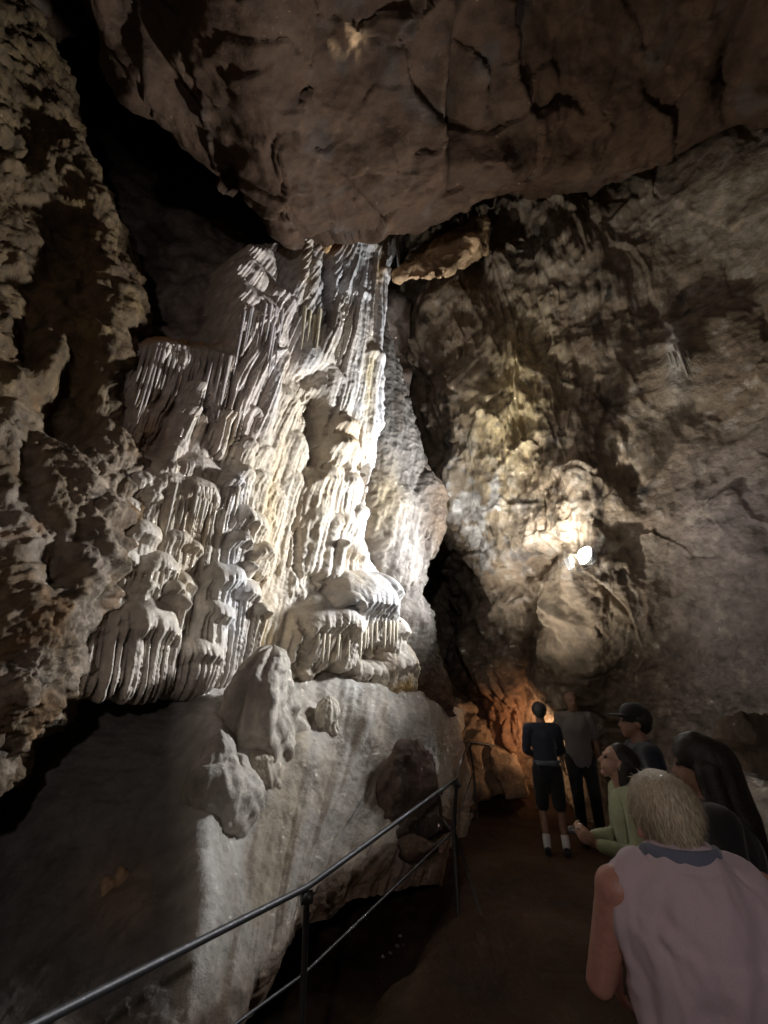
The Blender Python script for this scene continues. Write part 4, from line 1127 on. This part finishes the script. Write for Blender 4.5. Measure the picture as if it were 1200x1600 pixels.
def skin_piece(name, segs, voxel, mat, loc, rz, s, parent=None, folds=0.0, seed=0, smooth=4, foldfn=None):
    V, F = caps(segs)
    V, N, F = remeshed(V, F, voxel, smooth)
    if folds:
        q = V * np.array([7.0, 7.0, 3.5]) + 0.35 * fbm(V * 4, 2, seed)[:, None]
        V = V + N * (folds * (fbm(q, 3, seed, mode='ridge') - 0.2))[:, None]
    if foldfn:
        V = V + N * foldfn(V)[:, None]
    V = xf(V, loc, rz, s)
    o = mesh_np(name, V, F, mat)
    if parent: o.parent = parent
    else: o.location = loc
    return o

def mat_skin(n, c): 
    return plain_mat(n, c, .5, 0, .1, 60, .12)
SKIN = mat_skin('skin', (.42, .25, .18)); SKIN_RED = mat_skin('skin_flushed', (.46, .23, .18)); SKIN_DK = mat_skin('skin_tanned', (.26, .15, .10))
CL = lambda n, c, b=.35: plain_mat(n, c, .9, 0, b, 480, .10, fabric=.2)
C_NAVY = CL('navy_cloth', (.008, .010, .020)); C_BLACK = CL('black_cloth', (.010, .010, .012)); C_GREY = CL('pale_grey_cloth', (.19, .17, .155)); C_LIME = CL('pale_lime_cloth', (.33, .36, .22))
C_PINK = CL('pink_cloth', (.60, .48, .54)); C_BLUE = CL('slate_blue_cloth', (.15, .17, .24)); C_DENIM = CL('dark_denim', (.02, .022, .03)); C_WHITE = CL('white_cloth', (.7, .7, .68)); C_KHAKI = CL('dark_khaki_cloth', (.05, .04, .03))
def hair_mat(n, c, var):
    m = plain_mat(n, c, .6, 0, .9, 1.0, var)
    nt = m.node_tree
    mp = nt.nodes.new('ShaderNodeMapping'); mp.inputs['Scale'].default_value = (170, 170, 34); mp.inputs['Rotation'].default_value = (.35, .2, 0)
    tcn = [q for q in nt.nodes if q.type == 'TEX_COORD'][0]; tn = [q for q in nt.nodes if q.type == 'TEX_NOISE'][0]
    nt.links.new(tcn.outputs['Object'], mp.inputs['Vector']); nt.links.new(mp.outputs['Vector'], tn.inputs['Vector'])
    return m
H_DARK = plain_mat('dark_hair', (.012, .009, .007), .55, 0, .8, 160, .4); H_BLOND = hair_mat('grey_blond_hair', (.50, .43, .31), .3)
M_CAMERA = plain_mat('camera_body', (.10, .10, .105), .35, .1, .2, 80); M_EYE = plain_mat('eye_dark', (.02, .015, .012), .3)

def hand(wr, dirn, palm, side, curl=0.5):
    """palm and five separate fingers; dirn = along the hand, palm = the way the palm faces, side = +1 thumb towards cross(dirn, palm)"""
    w = np.array(wr, float); d = np.array(dirn, float); d /= np.linalg.norm(d)
    p = np.array(palm, float); p -= d * (p @ d); p /= np.linalg.norm(p)
    t = np.cross(d, p) * side
    out = [(w, .026, w + d * .03, .030, .7)]
    kn = []
    for i, (o_, ln, r) in enumerate(((.030, .070, .0092), (.010, .078, .0096), (-.010, .072, .0092), (-.029, .056, .0082))):
        k = w + d * (.088 - .004 * abs(i - 1)) + t * o_
        out.append((w + d * .025 + t * o_ * .7, .016, k, .0135))
        a = curl * .7; m1 = k + (d * math.cos(a) + p * math.sin(a)) * ln * .45
        a2 = curl * 1.7; m2 = m1 + (d * math.cos(a2) + p * math.sin(a2)) * ln * .32
        a3 = curl * 2.4; m3 = m2 + (d * math.cos(a3) + p * math.sin(a3)) * ln * .25
        out += [(k, r * 1.08, m1, r), (m1, r, m2, r * .94), (m2, r * .94, m3, r * .82)]
    b = w + d * .03 + t * .030
    m1 = b + (d * .6 + t * .55 + p * .35) * .042; m2 = m1 + (d * .85 + t * .1 + p * .4) * .032
    out += [(w + d * .015 + t * .012, .019, b, .0145), (b, .0135, m1, .0115), (m1, .0115, m2, .0092)]
    return out

def hair_strands(ho, n, seed, mat, centre):
    """short curved ribbons over the hair mass, joined into the hair"""
    me = ho.data
    v = np.empty(len(me.vertices) * 3, np.float32); me.vertices.foreach_get('co', v); v = v.reshape(-1, 3)
    nn = np.empty(len(me.vertices) * 3, np.float32); me.vertices.foreach_get('normal', nn); nn = nn.reshape(-1, 3)
    r = np.random.RandomState(seed + 77)
    idx = r.randint(len(v), size=n)
    p, q = v[idx], nn[idx]
    crown = np.array(centre) + np.array([0, -.03, .09])
    flowd = p - crown; flowd -= q * (flowd * q).sum(1)[:, None]; flowd /= np.linalg.norm(flowd, axis=1)[:, None] + 1e-5
    flowd[:, 2] -= .35
    flowd += r.normal(size=flowd.shape) * .28
    flowd /= np.linalg.norm(flowd, axis=1)[:, None]
    side = np.cross(flowd, q); side /= np.linalg.norm(side, axis=1)[:, None] + 1e-5
    L = r.uniform(.012, .032, n)[:, None]; w = r.uniform(.0007, .0014, n)[:, None]
    lift = r.uniform(.02, .16, n)[:, None]
    rows_ = []
    for t_, ww in ((0, 1), (.35, .9), (.7, .7), (1, .15)):
        c = p - q * .002 + flowd * L * t_ + q * L * lift * np.sin(t_ * 2.2)
        rows_ += [c - side * w * ww, c + side * w * ww]
    V = np.stack(rows_, 1).reshape(-1, 3)
    k = (np.arange(n) * 8)[:, None]
    F = np.concatenate([k + np.array([[0, 1, 3, 2]]), k + np.array([[2, 3, 5, 4]]), k + np.array([[4, 5, 7, 6]])])
    o = mesh_np('hair_strands', V, F, mat, parent=ho)
    o['kind'] = 'stuff'

def person(label, loc, rz, H, skin, J=None, head_tilt=0.0, head_turn=0.0, shirt=None, sleeve=1.0, trousers=None, legs=1.0, shoe=None, hair=None, hair_kind='short', cap=None, socks=None, voxel=.012, bulk=1.0, folds=.006, hands=True, curl=.5, hand_dir=None, seed=0, shirt_foldfn=None, collar=None, shirt_len=.90, strands=0):
    s = H / 1.72
    j = dict(pel=(0, 0, .93), chest=(0, .0, 1.28), nb=(0, -.01, 1.42), hd=(0, .02, 1.575),
             shl=(-.175, 0, 1.385), shr=(.175, 0, 1.385), ell=(-.225, -.02, 1.10), elr=(.225, -.02, 1.10), wrl=(-.235, .05, .86), wrr=(.235, .05, .86),
             hil=(-.09, 0, .90), hir=(.09, 0, .90), knl=(-.10, .02, .49), knr=(.10, .02, .49), anl=(-.105, -.01, .085), anr=(.105, -.01, .085))
    if J: j.update(J)
    j = {k: np.array(v, float) for k, v in j.items()}
    up = lambda a, b, t: j[a] * (1 - t) + j[b] * t
    hc = j['hd']
    # head frame: turned about z, tilted about its own x axis
    ct, st = math.cos(head_turn), math.sin(head_turn); cq, sq = math.cos(head_tilt), math.sin(head_tilt)
    def hp(x, y, zz):
        y2, z2 = y * cq - zz * sq, y * sq + zz * cq
        return hc + np.array([x * ct - y2 * st, x * st + y2 * ct, z2])
    body = [(j['pel'], .125 * bulk, up('pel', 'chest', .5), .115 * bulk, .75), (up('pel', 'chest', .5), .115 * bulk, j['chest'], .135 * bulk, .72), (j['chest'], .135 * bulk, j['nb'] + [0, 0, -.04], .095 * bulk, .7),
            (j['shl'], .058, j['shr'], .058), (j['nb'] + [0, 0, -.03], .064, hp(0, -.015, -.05), .054),
            (hp(0, -.025, .035), .083, hp(0, .005, .04), .078), (hp(0, .0, .02), .074, hp(0, .035, -.035), .058), (hp(0, .03, -.03), .052, hp(0, .06, -.082), .026),
            (hp(0, .082, .02), .010, hp(0, .105, -.022), .013), (hp(-.03, .078, .035), .014, hp(.03, .078, .035), .014), (hp(-.020, .082, -.055), .009, hp(.020, .082, -.055), .009),
            (hp(-.075, -.01, .015), .016, hp(-.080, -.012, -.025), .012), (hp(.075, -.01, .015), .016, hp(.080, -.012, -.025), .012)]
    for q in 'lr':
        body += [(j['sh' + q], .055, up('sh' + q, 'el' + q, .45), .046), (up('sh' + q, 'el' + q, .45), .046, j['el' + q], .037), (j['el' + q], .038, up('el' + q, 'wr' + q, .35), .038), (up('el' + q, 'wr' + q, .35), .038, j['wr' + q], .025),
                 (j['hi' + q], .085, up('hi' + q, 'kn' + q, .5), .070), (up('hi' + q, 'kn' + q, .5), .070, j['kn' + q], .050), (j['kn' + q], .050, up('kn' + q, 'an' + q, .3), .052), (up('kn' + q, 'an' + q, .3), .052, j['an' + q], .034),
                 (j['an' + q] + [0, -.03, -.045], .034, j['an' + q] + [0, .13, -.058], .026, 1.2)]
        if hands:
            dr = hand_dir[q] if hand_dir else ((0, .25, -1), (1 if q == 'l' else -1, .1, 0))
            sd_ = 1 if (np.cross(dr[0], dr[1]) @ np.array([0, 1, .0]) > 0) else -1
            if hand_dir and len(dr) > 2: sd_ = dr[2]
            body += hand(j['wr' + q], dr[0], dr[1], sd_, curl)
        else:
            body += [(j['wr' + q], .026, j['wr' + q] + [0, .05, -.08], .03, .6)]
    o = skin_piece('person', body, voxel, skin, loc, rz, s, smooth=3)
    tag(o, label, 'person')
    kw = dict(loc=loc, rz=rz, s=s, parent=o)
    for ex in (-.031, .031):
        skin_piece('eye', [(hp(ex, .080, .016), .0105, hp(ex * 1.05, .081, .016), .0105)], .004, M_EYE, smooth=0, **kw)
    vx = max(voxel, .009)
    if shirt:
        k = bulk
        seg = [(j['pel'] * [1, 1, 0] + [0, 0, shirt_len], .148 * k, up('pel', 'chest', .5), .142 * k, .78), (up('pel', 'chest', .5), .142 * k, j['chest'], .158 * k, .76), (j['chest'], .158 * k, j['nb'] + [0, -.005, -.055], .105 * k, .78), (j['shl'] * ([1, 1, 1] if sleeve else [.6, 1, 1]), .070, j['shr'] * ([1, 1, 1] if sleeve else [.6, 1, 1]), .070), (j['nb'] + [0, 0, -.05], .082, j['nb'] + [0, 0, -.012 - (.03 if collar else 0)], .072)]
        for q in 'lr':
            if sleeve > 0:
                e1 = min(1, sleeve * 2)
                seg += [(j['sh' + q], .070, up('sh' + q, 'el' + q, e1), .056 if e1 < 1 else .050)]
                if sleeve > .5: seg += [(j['el' + q], .050, up('el' + q, 'wr' + q, (sleeve - .5) * 2 * .95), .036)]
            else:
                seg += [(j['sh' + q] * [.62, 1, 1], .070, j['sh' + q] * [.70, 1, 1] + [0, 0, -.06], .070)]
        skin_piece('shirt', seg, vx, shirt, folds=folds, seed=seed + 3, smooth=5, foldfn=shirt_foldfn, **kw)
    if collar:
        th = np.linspace(0, 2 * np.pi, 15)
        cc = [j['nb'] + np.array([.090 * math.sin(t), .084 * math.cos(t) + .000, .046 - .05 * max(0, math.cos(t)) ]) for t in th]
        skin_piece('collar', [(cc[i] + [0, 0, dz_], .016, cc[i + 1] + [0, 0, dz_], .016) for i in range(14) for dz_ in (-.020, -.004, .010)], .006, collar, smooth=4, **kw)
    if trousers:
        seg = [(j['pel'] + [0, 0, .06], .135 * bulk, j['pel'] + [0, 0, -.06], .135 * bulk, .8)]
        for q in 'lr':
            if legs < 1:
                seg += [(j['hi' + q], .100, up('hi' + q, 'kn' + q, legs * 1.9), .082)]
            else:
                seg += [(j['hi' + q], .100, j['kn' + q], .068), (j['kn' + q], .068, j['an' + q] + [0, 0, -.02], .056)]
        skin_piece('trousers' if legs >= 1 else 'shorts', seg, vx, trousers, folds=folds * .8, seed=seed + 5, smooth=4, **kw)
    if socks:
        for q in 'lr':
            skin_piece('sock', [(up('kn' + q, 'an' + q, .74), .048, j['an' + q], .044)], .008, socks, smooth=2, **kw)
    if shoe:
        for q in 'lr':
            skin_piece('shoe', [(j['an' + q] + [0, -.045, -.035], .046, j['an' + q] + [0, .06, -.040], .044), (j['an' + q] + [0, .05, -.045], .043, j['an' + q] + [0, .15, -.056], .030)], .009, shoe, smooth=2, **kw)
    if hair:
        if hair_kind == 'short':
            seg = [(hp(0, -.038, .045), .095, hp(0, -.005, .058), .086), (hp(0, -.055, .005), .070, hp(0, -.045, .04), .090), (hp(-.048, -.02, .04), .048, hp(.048, -.02, .04), .048)]
        elif hair_kind == 'stubble':
            seg = [(hp(0, -.040, .025), .082, hp(0, -.030, .035), .082)]
        elif hair_kind == 'bob':
            seg = [(hp(0, -.045, .045), .092, hp(0, -.02, .058), .084), (hp(0, -.06, .03), .092, hp(0, -.085, -.09), .075), (hp(-.07, -.04, 0), .04, hp(-.07, -.05, -.10), .03), (hp(.07, -.04, 0), .04, hp(.07, -.05, -.10), .03)]
        else:
            seg = [(hp(0, -.035, .045), .100, hp(0, -.005, .060), .092), (hp(0, -.06, .03), .100, hp(0, -.10, -.20), .085), (hp(0, -.10, -.20), .085, hp(0, -.11, -.40), .05), (hp(-.07, -.03, 0), .05, hp(-.08, -.05, -.25), .04), (hp(.07, -.03, 0), .05, hp(.08, -.05, -.25), .04)]
        ho = skin_piece('hair', seg, .008, hair, folds=.005, seed=seed + 8, smooth=2, **kw)
        if strands:
            hair_strands(ho, strands, seed, hair, xf(np.array([hc]), None, rz, s)[0])
    if cap:
        cp = skin_piece('cap', [(hp(0, -.022, .062), .096, hp(0, .008, .062), .090)], .008, cap, smooth=2, **kw)
        br = skin_piece('brim', [(hp(-.03, .07, .055), .045, hp(-.022, .15, .045), .035, .2), (hp(0, .07, .058), .05, hp(0, .16, .048), .04, .2), (hp(.03, .07, .055), .045, hp(.022, .15, .045), .035, .2)], .006, cap, smooth=2, **kw)
        br.parent = cp
    return o

def at_floor(px, py, Y):
    p = W(px, py, Y)
    return (float(p[0]), float(p[1]), floor_z(p[0], p[1]) - 0.005)

pa = person('person in navy top, dark shorts and white socks, back turned, near the warm light', at_floor(857, 1220, 6.2), math.radians(-12), 1.66, SKIN_DK,
       J=dict(ell=(-.23, .06, 1.12), elr=(.23, .06, 1.12), wrl=(-.12, .22, 1.05), wrr=(.12, .22, 1.05), knl=(-.11, .05, .49), anl=(-.12, -.03, .085)), shirt=C_NAVY, sleeve=1.0, trousers=C_BLACK, legs=.5, shoe=C_BLACK, socks=C_WHITE, hair=H_DARK, voxel=.014, hands=True, seed=1)
skin_piece('waist_bag', [((-.10, -.115, .985), .032, (.10, -.115, .985), .032), ((-.16, -.04, 1.0), .018, (-.10, -.115, .99), .022), ((.16, -.04, 1.0), .018, (.10, -.115, .99), .022)], .010, CL('grey_blue_cloth', (.07, .08, .10)), None, math.radians(-12), 1.66 / 1.72, parent=pa, folds=.005, seed=9)
person('bald man in a pale grey shirt facing the viewer in the far group', at_floor(909, 1200, 6.55), math.radians(170), 1.80, SKIN_DK,
       head_turn=.1, shirt=C_GREY, sleeve=.4, trousers=C_BLACK, shoe=C_BLACK, hair=None, voxel=.014, bulk=1.12, seed=2)
HC = dict(l=((.1, .8, .55), (.6, -.2, .3), 1), r=((-.1, .8, .55), (-.6, -.2, .3), -1))
pc = person('person in a pale lime top looking up and holding a camera', at_floor(962, 1155, 3.2), math.radians(78), 1.60, SKIN,
       J=dict(ell=(-.25, .04, 1.10), elr=(.25, .04, 1.10), wrl=(-.075, .27, 1.12), wrr=(.075, .27, 1.12), hd=(0, .03, 1.57)), head_tilt=.38, shirt=C_LIME, sleeve=.93, trousers=C_BLACK, shoe=C_BLACK, hair=H_DARK, hair_kind='bob', strands=2500, voxel=.0065, hand_dir=HC, curl=.75, seed=3)
person('man in a dark cap and navy shirt behind the person with the camera', at_floor(992, 1120, 3.75), math.radians(80), 1.76, SKIN_DK,
       head_tilt=.12, shirt=C_NAVY, sleeve=.4, trousers=C_BLACK, shoe=C_BLACK, hair=H_DARK, cap=C_BLACK, voxel=.013, bulk=1.1, seed=4)
person('person all in black with long dark hair at the right edge', at_floor(1086, 1150, 2.3), math.radians(60), 1.71, SKIN_DK,
       J=dict(ell=(-.26, .02, 1.12), elr=(.28, -.03, 1.12), wrl=(-.1, .25, 1.1), wrr=(.12, .24, 1.08)), shirt=C_BLACK, sleeve=1.0, trousers=C_BLACK, shoe=C_BLACK, hair=H_DARK, hair_kind='long', strands=3500, voxel=.013, bulk=1.15, seed=5)

def pink_folds(V):
    x, y, zz = V[:, 0], V[:, 1], V[:, 2]
    out = np.zeros(len(V))
    back = sstep(.06, -.02, y)
    for (x0, z0, x1, z1, w, a) in ((-.12, 1.33, -.07, 1.10, .016, .020), (-.09, 1.30, -.03, 1.05, .016, .017), (-.10, 1.06, .06, 1.00, .018, .020), (-.12, 1.00, .12, .97, .02, .018), (-.02, 1.12, .10, 1.20, .02, .012), (-.13, .94, .08, .90, .018, .016), (.05, 1.05, .12, 1.18, .02, .010)):
        ex, ez = x1 - x0, z1 - z0
        t = np.clip(((x - x0) * ex + (zz - z0) * ez) / (ex * ex + ez * ez), 0, 1)
        sag = -.035 * 4 * t * (1 - t)
        dd = np.hypot(x - x0 - t * ex, zz - z0 - t * ez - sag)
        out += a * (np.exp(-(dd / w) ** 2) - .6 * np.exp(-((dd - 1.8 * w) / w) ** 2)) * np.sin(np.pi * np.clip(t, .08, .92))
    return np.maximum((3.0 * out + .008 * fbm(V * np.array([5, 5, 3.0]), 2, 91)) * back, -.006) + .012
pf = W(1045, 1250, 1.45)
person('man in pink shirt with slate collar and grey-blond hair, back turned, in foreground', (float(pf[0]), float(pf[1]), -.12), math.radians(-8), 1.66, SKIN_RED,
       J=dict(ell=(-.26, .07, 1.16), elr=(.27, .05, 1.14), wrl=(-.16, .30, 1.12), wrr=(.16, .30, 1.10), nb=(0, .01, 1.43), hd=(0, .065, 1.528), shl=(-.19, .01, 1.385), shr=(.19, .01, 1.385)), head_tilt=-.15, shirt=C_PINK, sleeve=.0, trousers=C_KHAKI, shoe=C_BLACK,
       hair=H_BLOND, strands=9000, voxel=.009, bulk=1.2, folds=.014, seed=6, shirt_foldfn=pink_folds, collar=C_BLUE, hands=True)

# the camera in the lime-topped person's hands
cl = Vector(pc.location); s_ = 1.60 / 1.72; rz = math.radians(78)
ce = empty('camera_in_hands', tuple(cl + Vector(xf(np.array([[0, .345, 1.17]]), None, rz, s_)[0])))
tag(ce, 'small dark camera held up in both hands of the lime-topped person', 'camera')
def cam_piece(name, segs, vox, mat):
    V, F = caps(segs); V, N, F = remeshed(V, F, vox, 1)
    o = mesh_np(name, xf(V, None, rz, s_), F, mat); o.parent = ce
cam_piece('body', [((-.05, 0, -.02), .018, (.05, 0, -.02), .018), ((-.05, 0, .02), .018, (.05, 0, .02), .018), ((-.05, 0, 0), .018, (.05, 0, 0), .018)], .005, M_CAMERA)
cam_piece('lens', [((0, .01, 0), .026, (0, .05, 0), .024)], .005, M_CAMERA)

# ------------------------------------------------------------------ every thing keeps its origin at its own base
bpy.context.view_layer.update()
for o in list(COL.objects):
    if o.type == 'MESH' and o.parent is None and o.get('kind') != 'structure' and o.location.length < 1e-6 and o.data.users == 1:
        me = o.data
        v = np.empty(len(me.vertices) * 3, np.float32); me.vertices.foreach_get('co', v)
        v = v.reshape(-1, 3)
        b = np.array([(v[:, 0].min() + v[:, 0].max()) / 2, (v[:, 1].min() + v[:, 1].max()) / 2, v[:, 2].min()], np.float32)
        me.vertices.foreach_set('co', (v - b).ravel()); me.update()
        o.location = b.tolist()
        for ch in o.children:
            ch.location = Vector(ch.location) - Vector(b.tolist())
